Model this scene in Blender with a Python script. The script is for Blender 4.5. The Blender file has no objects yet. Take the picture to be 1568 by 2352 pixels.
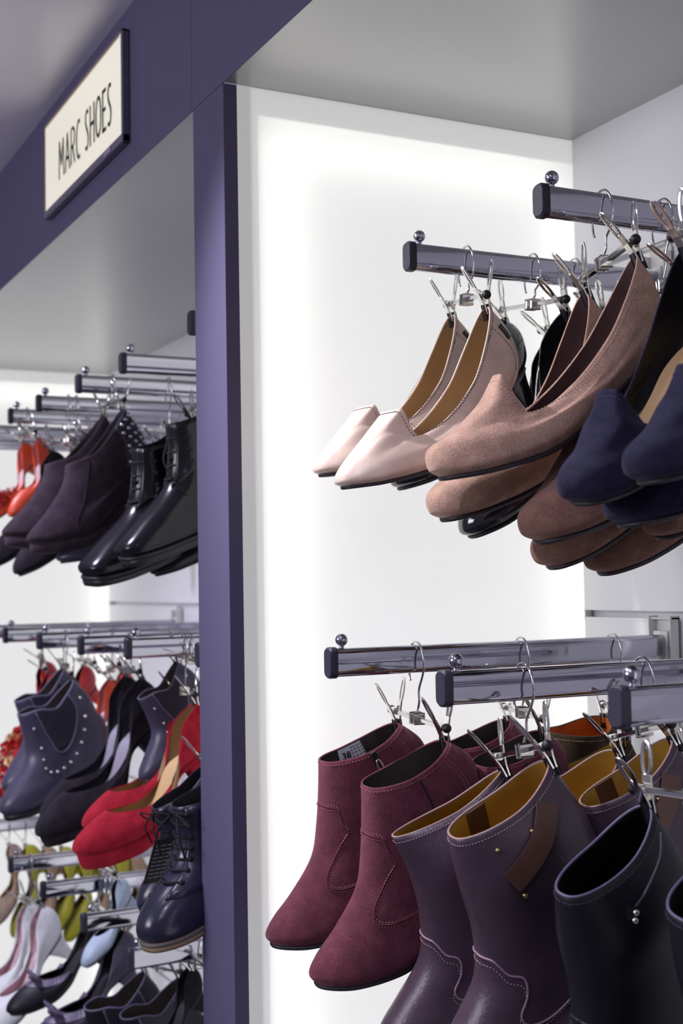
import bpy, bmesh, math, random
import numpy as np
from mathutils import Vector, Matrix, Euler
sc = bpy.context.scene
COL = sc.collection
PI = math.pi
R = math.radians

# ------------------------------------------------------------ camera
CAMZ = 1.5
cd = bpy.data.cameras.new('camera'); cam = bpy.data.objects.new('camera', cd); COL.objects.link(cam)
sc.camera = cam
FPX = 3025.5
cd.sensor_fit = 'VERTICAL'; cd.sensor_height = 36.0; cd.lens = 36.0*FPX/2352.0
cd.clip_start = 0.02; cd.clip_end = 60
_p, _y, _r = 5.31560417e-02, 4.69246341e-01, -1.75936056e-02
fw = Vector((-math.cos(_y)*math.cos(_p), math.sin(_y)*math.cos(_p), math.sin(_p)))
rt = fw.cross(Vector((0, 0, 1))).normalized(); up = rt.cross(fw)
r2 = rt*math.cos(_r)+up*math.sin(_r); u2 = r2.cross(fw)
cam.matrix_world = Matrix(((r2.x, u2.x, -fw.x, 0), (r2.y, u2.y, -fw.y, -.566), (r2.z, u2.z, -fw.z, CAMZ), (0, 0, 0, 1)))
cd.dof.use_dof = True; cd.dof.focus_distance = 1.30; cd.dof.aperture_fstop = 7.5

# ------------------------------------------------------------ world, lights, exposure
sc.view_settings.view_transform = 'Standard'; sc.view_settings.look = 'None'
sc.view_settings.gamma = 1; sc.view_settings.exposure = 0.0
sc.view_settings.use_curve_mapping = False
w = bpy.data.worlds.new('shop_ambient'); sc.world = w; w.use_nodes = True
w.node_tree.nodes['Background'].inputs[0].default_value = (.50, .47, .62, 1)
w.node_tree.nodes['Background'].inputs[1].default_value = 0.34

def area(name, loc, rot, sx, sy, power, col=(1, 1, 1), spread=180):
    l = bpy.data.lights.new(name, 'AREA'); l.shape = 'RECTANGLE'; l.size = sx; l.size_y = sy
    l.energy = power; l.color = col; l.spread = R(spread)
    o = bpy.data.objects.new(name, l); COL.objects.link(o); o.location = loc; o.rotation_euler = rot
    return o
def spot(name, loc, tgt, power, size=60, blend=.5, rad=.02, col=(1, 1, 1)):
    l = bpy.data.lights.new(name, 'SPOT'); l.energy = power; l.spot_size = R(size); l.spot_blend = blend
    l.shadow_soft_size = rad; l.color = col
    o = bpy.data.objects.new(name, l); COL.objects.link(o); o.location = loc
    o.rotation_euler = (Vector(tgt)-Vector(loc)).to_track_quat('-Z', 'Y').to_euler()
    return o
WARM = (1, .99, .93); COOL = (.80, .76, 1.0); WHT = (.97, .95, 1.0)
# an added front fill, then the ceiling spots of the shop floor (in front of the shelving)
area('front_fill_light', (-1.7, -3.0, 2.10), (R(92), 0, 0), 1.5, .8, 42, (.95, .93, 1.0))  # unseen fill facing the shelving, added to brighten the slatwall and toes
spot('ceiling_spot', (-1.52, -.52, 2.29), (-1.10, .06, 1.45), 62, 58, .9, .022, WHT)
spot('ceiling_spot', (-.62, -.62, 2.29), (-1.0, .1, 1.15), 15, 60, .9, .022, COOL)
spot('ceiling_spot', (-.10, -1.00, 2.29), (-.9, .1, 1.25), 8, 66, .9, .022, COOL)
spot('ceiling_spot', (-2.15, -.55, 2.29), (-2.1, .05, 1.30), 46, 64, .9, .022, COOL)
spot('ceiling_spot', (-2.95, -.60, 2.29), (-2.7, .05, 1.30), 46, 66, .9, .022, COOL)
# light boxes behind the backlit side panels: an even sheet of LEDs and brighter rows along the edges
def lightbox(px, s, k):
    a = R(-90)*s
    area('led_sheet', (px-.050*s, .265, 1.02), (0, a, 0), 2.00, .44, .62*k, WHT)
    area('led_row', (px-.042*s, .075, 1.02), (0, a, 0), 1.98, .010, .36*k, WARM)
    area('led_row', (px-.042*s, .478, 1.02), (0, a, 0), 1.98, .010, .34*k, WARM)
    area('led_row', (px-.042*s, .265, 2.022), (0, a, 0), .010, .42, .085*k, WARM)
lightbox(-1.402, 1, 1.0); lightbox(-1.502, -1, .8); lightbox(-3.52, 1, 1.15); lightbox(.62, -1, 2.6)

# ------------------------------------------------------------ materials
def nodes(name):
    m = bpy.data.materials.new(name); m.use_nodes = True
    nt = m.node_tree; b = nt.nodes['Principled BSDF']
    return m, nt, b
def srgb(c):
    return tuple(((v/255)/12.92 if v/255 <= .04045 else ((v/255+.055)/1.055)**2.4) for v in c)+(1,)
def mat(name, rgb, rough=.5, metal=0, spec=.5, var=0.0, vscale=40, bump=0, bscale=400, sheen=0, coat=0, emit=0, bdist=.0006, tint=None):
    m, nt, b = nodes(name)
    c = srgb(rgb)
    b.inputs['Base Color'].default_value = c
    b.inputs['Roughness'].default_value = rough; b.inputs['Metallic'].default_value = metal
    b.inputs['Specular IOR Level'].default_value = spec
    if sheen:
        b.inputs['Sheen Weight'].default_value = sheen; b.inputs['Sheen Roughness'].default_value = .45
        b.inputs['Sheen Tint'].default_value = tuple(min(1, x*2.2+.12) for x in c[:3])+(1,)
    if coat: b.inputs['Coat Weight'].default_value = coat; b.inputs['Coat Roughness'].default_value = .08
    if emit: b.inputs['Emission Color'].default_value = c; b.inputs['Emission Strength'].default_value = emit
    tc = nt.nodes.new('ShaderNodeTexCoord')
    if var:
        n = nt.nodes.new('ShaderNodeTexNoise'); n.inputs['Scale'].default_value = vscale; n.inputs['Detail'].default_value = 6
        nt.links.new(tc.outputs['Object'], n.inputs['Vector'])
        r = nt.nodes.new('ShaderNodeValToRGB')
        lo = tuple(x*(1-var) for x in c[:3])+(1,); hi = tuple(min(1, x*(1+var)+.004) for x in c[:3])+(1,)
        r.color_ramp.elements[0].color = lo; r.color_ramp.elements[0].position = .35
        r.color_ramp.elements[1].color = hi; r.color_ramp.elements[1].position = .65
        nt.links.new(n.outputs['Fac'], r.inputs['Fac']); nt.links.new(r.outputs['Color'], b.inputs['Base Color'])
    if bump:
        n2 = nt.nodes.new('ShaderNodeTexNoise'); n2.inputs['Scale'].default_value = bscale; n2.inputs['Detail'].default_value = 5
        nt.links.new(tc.outputs['Object'], n2.inputs['Vector'])
        bp = nt.nodes.new('ShaderNodeBump'); bp.inputs['Strength'].default_value = bump; bp.inputs['Distance'].default_value = bdist
        nt.links.new(n2.outputs['Fac'], bp.inputs['Height']); nt.links.new(bp.outputs['Normal'], b.inputs['Normal'])
    return m
def suede(name, rgb, sheen=.6):
    m = mat(name, rgb, .92, spec=.12, var=.16, vscale=55, bump=1, bscale=800, sheen=sheen, bdist=.0005)
    nt = m.node_tree; b = nt.nodes['Principled BSDF']; src = b.inputs['Base Color'].links[0].from_socket
    tc = [n for n in nt.nodes if n.type == 'TEX_COORD'][0]
    n = nt.nodes.new('ShaderNodeTexNoise'); n.inputs['Scale'].default_value = 700; n.inputs['Detail'].default_value = 3      # nap flecks
    nt.links.new(tc.outputs['Object'], n.inputs['Vector'])
    r = nt.nodes.new('ShaderNodeValToRGB'); r.color_ramp.elements[0].color = (.80, .80, .80, 1); r.color_ramp.elements[0].position = .36
    r.color_ramp.elements[1].color = (1.22, 1.20, 1.18, 1); r.color_ramp.elements[1].position = .66
    x = nt.nodes.new('ShaderNodeMix'); x.data_type = 'RGBA'; x.blend_type = 'MULTIPLY'; x.inputs[0].default_value = 1
    nt.links.new(n.outputs['Fac'], r.inputs['Fac']); nt.links.new(src, x.inputs[6]); nt.links.new(r.outputs['Color'], x.inputs[7])
    nt.links.new(x.outputs[2], b.inputs['Base Color'])
    return m
def leather(name, rgb, rough=.38, bump=.35, coat=0, spec=.5): return mat(name, rgb, rough, spec=spec, var=.12, vscale=25, bump=bump, bscale=260, coat=coat, bdist=.0007)
def patent(name, rgb): return mat(name, rgb, .12, spec=.6, coat=.6)

M = {}
M['chrome'] = mat('chrome', (186, 186, 198), .06, 1)
M['wire'] = mat('steel_wire', (205, 205, 205), .12, 1)
M['nickel'] = mat('nickel_clip', (232, 230, 224), .16, 1, var=.06, vscale=200)
M['rubber'] = mat('black_rubber', (26, 25, 30), .45, spec=.4)
M['capplast'] = mat('grey_cap_plastic', (50, 49, 62), .5, spec=.35, bump=.2, bscale=300)
M['fascia'] = mat('dark_slate_laminate', (91, 86, 116), .58, spec=.25, bump=.05, bscale=500)
M['fascia_side'] = mat('dark_edge_laminate', (78, 72, 84), .5, spec=.3)
M['soffit'] = mat('grey_soffit_laminate', (176, 176, 176), .30, metal=.55, spec=.55)
M['ceil'] = mat('shop_ceiling', (248, 246, 255), .3, metal=0, spec=.5)
M['slat'] = mat('white_slatwall', (238, 238, 242), .4, spec=.4)
M['white'] = mat('white_laminate', (232, 232, 230), .45)
M['floor'] = mat('shop_floor', (120, 116, 128), .4, var=.1, vscale=3)
M['bracket'] = mat('white_bracket', (222, 222, 220), .4)
# backlit acrylic: transmits the strips behind it and glows evenly
m, nt, b = nodes('backlit_acrylic')
out = nt.nodes['Material Output']
tr = nt.nodes.new('ShaderNodeBsdfTranslucent'); tr.inputs['Color'].default_value = (.9, .9, .88, 1)
df = nt.nodes.new('ShaderNodeBsdfDiffuse'); df.inputs['Color'].default_value = (.55, .55, .56, 1)
mx = nt.nodes.new('ShaderNodeMixShader'); mx.inputs[0].default_value = .5
nt.links.new(tr.outputs[0], mx.inputs[1]); nt.links.new(df.outputs[0], mx.inputs[2])
em = nt.nodes.new('ShaderNodeEmission'); em.inputs['Color'].default_value = (.985, .99, .985, 1); em.inputs['Strength'].default_value = .33
ad = nt.nodes.new('ShaderNodeAddShader')
nt.links.new(mx.outputs[0], ad.inputs[0]); nt.links.new(em.outputs[0], ad.inputs[1]); nt.links.new(ad.outputs[0], out.inputs['Surface'])
M['acrylic'] = m

# ------------------------------------------------------------ mesh helpers
def link(name, bm, material, parent=None, smooth=False, mods=None):
    me = bpy.data.meshes.new(name); bm.normal_update(); bm.to_mesh(me); bm.free()
    if smooth:
        for p in me.polygons: p.use_smooth = True
    me.materials.append(material)
    o = bpy.data.objects.new(name, me); COL.objects.link(o)
    if parent: o.parent = parent
    return o
def from_arr(name, verts, faces, material, parent=None, smooth=True):
    me = bpy.data.meshes.new(name); me.from_pydata([tuple(map(float, v)) for v in verts], [], faces); me.update()
    if smooth: me.polygons.foreach_set('use_smooth', [True]*len(me.polygons))
    me.materials.append(material)
    o = bpy.data.objects.new(name, me); COL.objects.link(o)
    if parent: o.parent = parent
    bm = bmesh.new(); bm.from_mesh(me); bmesh.ops.recalc_face_normals(bm, faces=bm.faces); bm.to_mesh(me); bm.free()
    return o
def box(bm, x0, x1, y0, y1, z0, z1, bev=0):
    r = bmesh.ops.create_cube(bm, size=1)
    for v in r['verts']:
        v.co = Vector(((x0+x1)/2+v.co.x*(x1-x0), (y0+y1)/2+v.co.y*(y1-y0), (z0+z1)/2+v.co.z*(z1-z0)))
    if bev:
        es = list({e for v in r['verts'] for e in v.link_edges})
        bmesh.ops.bevel(bm, geom=es, offset=bev, segments=2, profile=.5, affect='EDGES')
def obox(bm, c, ax, ay, az, sx, sy, sz, bev=0):
    r = bmesh.ops.create_cube(bm, size=1); c = Vector(c)
    for v in r['verts']:
        v.co = c+ax*(v.co.x*sx)+ay*(v.co.y*sy)+az*(v.co.z*sz)
    if bev:
        es = list({e for v in r['verts'] for e in v.link_edges})
        bmesh.ops.bevel(bm, geom=es, offset=bev, segments=2, profile=.5, affect='EDGES')
def ball(bm, c, r, seg=16, sc3=(1, 1, 1)):
    q = bmesh.ops.create_uvsphere(bm, u_segments=seg, v_segments=max(6, seg//2), radius=r)
    for v in q['verts']: v.co = Vector((v.co.x*sc3[0], v.co.y*sc3[1], v.co.z*sc3[2]))+Vector(c)
def smooth_path(pts, n=6, closed=False):
    P = [Vector(p) for p in pts]; N = len(P); out = []
    rng = range(N if closed else N-1)
    for i in rng:
        g = lambda k: P[k % N] if closed else P[max(0, min(N-1, k))]
        a, b_, c, d = g(i-1), g(i), g(i+1), g(i+2)
        for j in range(n):
            t = j/n
            out.append(.5*((2*b_)+(c-a)*t+(2*a-5*b_+4*c-d)*t*t+(3*b_-a-3*c+d)*t**3))
    if not closed: out.append(P[-1])
    return out
def tube(bm, pts, r, seg=8, closed=False, flat=None):
    """sweep a circle (or an ellipse: flat = (direction, factor)) along pts"""
    P = [Vector(p) for p in pts]; n = len(P); rings = []
    prev = None
    for i in range(n):
        if closed: t = P[(i+1) % n]-P[i-1]
        else: t = P[min(n-1, i+1)]-P[max(0, i-1)]
        if t.length < 1e-9: t = Vector((0, 0, 1))
        t.normalize()
        if prev is None:
            a = Vector((0, 0, 1)) if abs(t.z) < .9 else Vector((1, 0, 0))
            if flat: a = flat[0]
            nrm = (a-t*a.dot(t)).normalized()
        else:
            nrm = prev-t*prev.dot(t)
            nrm = nrm.normalized() if nrm.length > 1e-6 else prev
        prev = nrm; bn = t.cross(nrm)
        rr = r[i] if isinstance(r, (list, tuple)) else r
        k = flat[1] if flat else 1
        rings.append([bm.verts.new(P[i]+nrm*(math.cos(q)*rr*k)+bn*(math.sin(q)*rr)) for q in [2*PI*j/seg for j in range(seg)]])
    m_ = n if closed else n-1
    for i in range(m_):
        A, B = rings[i], rings[(i+1) % n]
        for j in range(seg): bm.faces.new((A[j], A[(j+1) % seg], B[(j+1) % seg], B[j]))
    if not closed:
        bm.faces.new(list(reversed(rings[0]))); bm.faces.new(rings[-1])
def tag(o, label=None, cat=None, group=None, kind=None):
    if label: o['label'] = label
    if cat: o['category'] = cat
    if group: o['group'] = group
    if kind: o['kind'] = kind
    return o
def empty(name, loc, rot=(0, 0, 0), s=1):
    o = bpy.data.objects.new(name, None); COL.objects.link(o); o.location = loc; o.rotation_euler = rot; o.scale = (s, s, s)
    o.empty_display_size = .05
    return o
def struct(name, boxes, m, bev=0):
    bm = bmesh.new()
    for bx in boxes: box(bm, *bx, bev=bev)
    o = link(name, bm, m); o['kind'] = 'structure'; return o

# ------------------------------------------------------------ the setting
ZT = 2.084; ZC = 2.316; D = .50; PX0, PX1 = -1.502, -1.402; LX = -3.52
struct('floor', [(-6, 2.5, -4, .6, -.05, 0)], M['floor'])
# shop ceiling: three sheets with narrow joints, the sheets run out from the fascia
struct('ceiling', [(-6, -2.262, -4, .06, ZC, ZC+.03), (-2.256, -.9, -4, .06, ZC, ZC+.03), (-.894, 2.5, -4, .06, ZC, ZC+.03), (-6, 2.5, -4, .06, ZC+.012, ZC+.04)], M['ceil'])
struct('trim_1', [(-6, -1.5056, 0, .02, ZT+.019, ZC), (-1.5046, 2.5, 0, .02, ZT+.019, ZC), (-6, 2.5, .004, .02, ZT+.019, ZC), (-6, -1.5056, 0, .0012, ZT, ZT+.019), (-1.5046, 2.5, 0, .0012, ZT, ZT+.019)], M['fascia'])   # fascia boards
struct('trim_2', [(PX0, PX1, 0, .016, 0, ZT-.0008)], M['fascia'])          # post front between the bays
struct('trim_3', [(PX0+.002, PX1-.0005, .016, .034, 0, ZT-.001)], M['fascia_side'])
struct('trim_4', [(LX-.1, LX, 0, .016, 0, ZT-.0008)], M['fascia'])
struct('trim_5', [(PX1+.001, .70, .0014, D+.02, ZT+.0004, ZT+.018)], M['soffit'])   # soffit of the near bay
struct('trim_6', [(LX, PX0-.001, .0014, D+.02, ZT+.0004, ZT+.018)], M['soffit'])
# slatwall backs: planks with real grooves between them
def slatwall(name, x0, x1):
    gr = [.108, .556, 1.004, 1.4535, 1.902]
    bx = []; z = 0
    for g in gr:
        bx.append((x0, x1, D, D+.018, z, g-.0055)); z = g+.0055
        bx.append((x0, x1, D-.0012, D+.002, g-.0075, g-.0045)); bx.append((x0, x1, D-.0012, D+.002, g+.0045, g+.0075))
    bx.append((x0, x1, D, D+.018, z, ZT+.01)); bx.append((x0-.02, x1+.02, D+.0165, D+.03, 0, ZT+.01))
    return struct(name, bx, M['slat'])
slatwall('wall_back', PX1, .70); slatwall('wall_rear', LX, PX0)
def panel(name, x, s, y0=.0170):
    bm = bmesh.new()
    vs = [bm.verts.new(p) for p in ((x, y0, 0), (x, D, 0), (x, D, ZT), (x, y0, ZT))]
    bm.faces.new(vs)
    o = link(name, bm, M['acrylic']); o['kind'] = 'structure'
panel('wall_left', PX1, 1); panel('wall_far_left', LX, 1); panel('wall_right', .62, -1); panel('wall_middle', PX0, -1, .0345)
struct('wall_divider', [(PX0+.002, PX0+.009, .036, .052, 0, ZT), (PX0+.002, PX0+.009, .052, D, ZT-.034, ZT), (PX0+.012, PX1-.002, D+.0005, D+.012, 0, ZT), (PX0+.012, PX1-.004, .0345, .046, 0, ZT), (PX1-.009, PX1-.002, .0175, .036, 0, ZT), (PX1-.009, PX1-.002, .036, D, ZT-.034, ZT)], M['white'])
struct('wall_far', [(LX-.1, LX-.088, .016, D+.02, 0, ZT), (LX-.09, LX-.002, D+.0005, D+.012, 0, ZT), (LX-.1, LX-.002, .016, .036, 0, ZT), (LX-.009, LX-.002, .036, D, ZT-.034, ZT)], M['white'])
struct('wall_end', [(.70, .712, .0, D+.02, 0, ZT)], M['white'])

# ------------------------------------------------------------ shop sign
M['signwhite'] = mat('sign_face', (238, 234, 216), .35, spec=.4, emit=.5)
M['signframe'] = mat('sign_frame', (112, 110, 128), .35, metal=.3)
M['signink'] = mat('sign_ink', (36, 40, 48), .5)
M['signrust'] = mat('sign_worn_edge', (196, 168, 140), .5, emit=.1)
def sign():
    x0, x1, z0, z1 = -2.187, -1.749, 2.121, 2.283
    t = tag(empty('shop_sign', ((x0+x1)/2, -.001, z0)), 'cream MARC SHOES sign in a thin grey frame on the dark fascia', 'sign')
    cx = (x0+x1)/2; W = (x1-x0)/2; H = z1-z0
    bm = bmesh.new(); fr = .012
    box(bm, -W, W, -.0115, 0, 0, fr, .0012); box(bm, -W, W, -.0105, 0, H-fr*.4, H, .0012)
    box(bm, -W, -W+fr*.45, -.0105, 0, 0, H, .0012); box(bm, W-fr*.65, W, -.0105, 0, 0, H, .0012)
    link('frame', bm, M['signframe'], t)
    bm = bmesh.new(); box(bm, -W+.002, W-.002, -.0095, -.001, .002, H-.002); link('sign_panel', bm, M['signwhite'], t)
    bm = bmesh.new(); box(bm, -W+.005, W-.014, -.0100, -.0093, H-.0075, H-.0042); box(bm, -W+.0045, -W+.0078, -.0100, -.0093, .011, H-.004)
    tag(link('worn_edge', bm, M['signrust'], t), 'browned worn edge of the sign face')
    bm = bmesh.new(); box(bm, W-.085, W-.052, -.0130, -.0113, .001, .0095, .0004); tag(link('frame_clip', bm, mat('pale_clip', (150, 142, 178), .5), t), 'pale clip on the lower frame')
    # lettering, narrow condensed capitals drawn as flat strokes
    G = {'M': ([[(0, 0), (.10, 1), (.5, .35), (.9, 1), (1, 0)]], .95), 'A': ([[(0, 0), (.5, 1), (1, 0)], [(.2, .33), (.8, .33)]], .8),
         'R': ([[(0, 0), (0, 1), (.5, 1), (.9, .88), (.95, .74), (.9, .58), (.5, .48), (0, .48)], [(.42, .48), (1, 0)]], .68),
         'C': ([[(1, .93), (.75, 1), (.4, .95), (.1, .75), (0, .5), (.1, .22), (.4, .04), (.75, 0), (1, .06)]], .62),
         'S': ([[(.95, .93), (.6, 1), (.2, .92), (.1, .76), (.3, .60), (.75, .42), (.92, .24), (.75, .06), (.4, 0), (0, .07)]], .55),
         'H': ([[(0, 0), (0, 1)], [(1, 0), (1, 1)], [(0, .52), (1, .52)]], .66),
         'O': ([[(.5, 0), (.15, .12), (0, .5), (.15, .88), (.5, 1), (.85, .88), (1, .5), (.85, .12), (.5, 0)]], .8),
         'E': ([[(1, 1), (0, 1), (0, 0), (1, 0)], [(0, .52), (.85, .52)]], .48)}
    h = .058; x = -.122; zb = .044
    bm = bmesh.new(); st = .0060
    for ch in 'MARC SHOES':
        if ch == ' ': x += .020; continue
        strokes, wd = G[ch]; wd *= .030
        for s in strokes:
            pts = [Vector((x+a*wd, 0, zb+b_*h)) for a, b_ in s]
            if ch in 'COS': pts = [p for p in smooth_path(pts, 5)]
            if ch not in 'COSR':
                for p, q in zip(pts, pts[1:]):
                    d = (q-p).normalized(); nn = Vector((-d.z, 0, d.x))*st/2; e_ = d*st*.35
                    bm.faces.new([bm.verts.new((v.x, -.0104, v.z)) for v in (p-e_+nn, q+e_+nn, q+e_-nn, p-e_-nn)])
                continue
            L = []; Rr = []
            for i, p in enumerate(pts):
                d = (pts[min(len(pts)-1, i+1)]-pts[max(0, i-1)]).normalized(); nn = Vector((-d.z, 0, d.x))*st/2
                L.append(bm.verts.new((p.x+nn.x, -.0104, p.z+nn.z))); Rr.append(bm.verts.new((p.x-nn.x, -.0104, p.z-nn.z)))
            for i in range(len(pts)-1):
                try: bm.faces.new((L[i], L[i+1], Rr[i+1], Rr[i]))
                except Exception: pass
        x += wd+.0105
    bmesh.ops.recalc_face_normals(bm, faces=bm.faces)
    link('lettering', bm, M['signink'], t)
sign()

# ------------------------------------------------------------ display arms
def arm(X, y0, zt, label, group, hang=.03, droop=0):
    ss = (1.902 if zt > 1.7 else 1.4535 if zt > 1.2 else 1.004)-zt
    """rectangular chrome tube running out from the slatwall"""
    t = tag(empty('display_arm', (X, D, zt)), label, 'display arm', group)
    L = D-y0; hw = .0075; H = hang
    def prof(wd, hh, r=.0062):
        pts = []
        for cx, cz, a0 in ((wd-r, -r, 0), (-wd+r, -r, 90), (-wd+r, -hh+r, 180), (wd-r, -hh+r, 270)):
            for k in range(5): a = R(a0+k*22.5); pts.append((cx+r*math.cos(a), cz+r*math.sin(a)))
        return pts
    def ext(name, pr, ya, yb, m, inset=0):
        V = []; F = []; n = len(pr)
        cxz = (0, -H/2)
        rows = [(ya, .0), (ya+inset, 1), (yb, 1)] if inset else [(ya, 1), (yb, 1)]
        for y, s in rows:
            k = 1 if s else .88
            V += [(p[0]*k, y, cxz[1]+(p[1]-cxz[1])*k) for p in pr]
        for r_ in range(len(rows)-1):
            for i in range(n): F.append((r_*n+i, r_*n+(i+1) % n, (r_+1)*n+(i+1) % n, (r_+1)*n+i))
        F.append(tuple(range(n))); F.append(tuple(range((len(rows)-1)*n, len(rows)*n)))
        o = from_arr(name, V, F, m, t, smooth=False)
        for p in o.data.polygons:
            if len(p.vertices) == 4: p.use_smooth = True
        try: o.data.set_sharp_from_angle(angle=R(35))
        except Exception: pass
        return o
    ext('tube', prof(hw, H), -L+.006, -.012, M['chrome'])
    ext('end_cap', prof(hw+.0013, H+.0026), -L-.001, -L+.0075, M['capplast'], .002).location = (0, 0, .0013)
    bm = bmesh.new(); ball(bm, (0, -L+.016, .0085), .0068, 24); tube(bm, [(0, -L+.016, -.002), (0, -L+.016, .003)], .0028, 10)
    link('stop_ball', bm, M['chrome'], t, True)
    bm = bmesh.new()
    box(bm, -.020, .020, -.004, -.0015, -.045, ss-.003, .0006); box(bm, -.020, .020, -.0135, -.0015, ss-.0045, ss-.0025); box(bm, -.020, -.0185, -.016, -.0015, -.04, .022)
    box(bm, .0185, .020, -.016, -.0015, -.04, .022)
    box(bm, -.0125, .0125, -.0145, -.003, -.036, .004, .0006)
    link('bracket', bm, M['bracket'], t)
    return t

# ------------------------------------------------------------ footwear
# local frame of every shoe: toe tip at the origin, +Y runs back to the heel, +Z up, +X sideways
def interp(zs, s):
    xs = [a for a, _ in zs]; ys = [b_ for _, b_ in zs]
    n = len(xs)
    if n == 1: return np.full_like(s, ys[0])
    xs = np.array(xs, float); ys = np.array(ys, float)
    h = np.diff(xs); dlt = np.diff(ys)/h                      # monotone cubic
    m = np.zeros(n); m[0] = dlt[0]; m[-1] = dlt[-1]
    for i in range(1, n-1):
        m[i] = 0 if dlt[i-1]*dlt[i] <= 0 else 2*dlt[i-1]*dlt[i]/(dlt[i-1]+dlt[i])
    i = np.clip(np.searchsorted(xs, s, side='right')-1, 0, n-2)
    t = (s-xs[i])/h[i]
    return ((1+2*t)*(1-t)**2*ys[i]+t*(1-t)**2*h[i]*m[i]+t*t*(3-2*t)*ys[i+1]+t*t*(t-1)*h[i]*m[i+1])
def loop(L, NT):
    f, b_, w_ = L['f'], L['b'], L['w']; pf = L.get('pf', 1.0); pb = L.get('pb', .9); wp = L.get('wp', .45)
    t = np.arange(NT)*2*np.pi/NT
    s = (1-np.cos(t))/2
    fr = np.clip(1-((wp-s)/wp)**2, 0, 1)**(pf/2); bk = np.clip(1-((s-wp)/(1-wp))**2, 0, 1)**(pb/2)
    sh = np.where(s < wp, fr, bk)
    if 'pinch' in L:
        s0, sw, am = L['pinch']; sh = sh*(1-am*np.exp(-((s-s0)/sw)**2))
    x = w_*sh*np.where(t <= np.pi, 1, -1)
    if 'skew' in L: x = x+L['skew']*np.sin(np.pi*np.clip(s/.6, 0, 1))*.5*(1-s)
    x = x+L.get('cx', 0)
    y = f+(b_-f)*s
    z = interp(L['zs'], s)
    return np.stack([x, y, z], 1)
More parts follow.
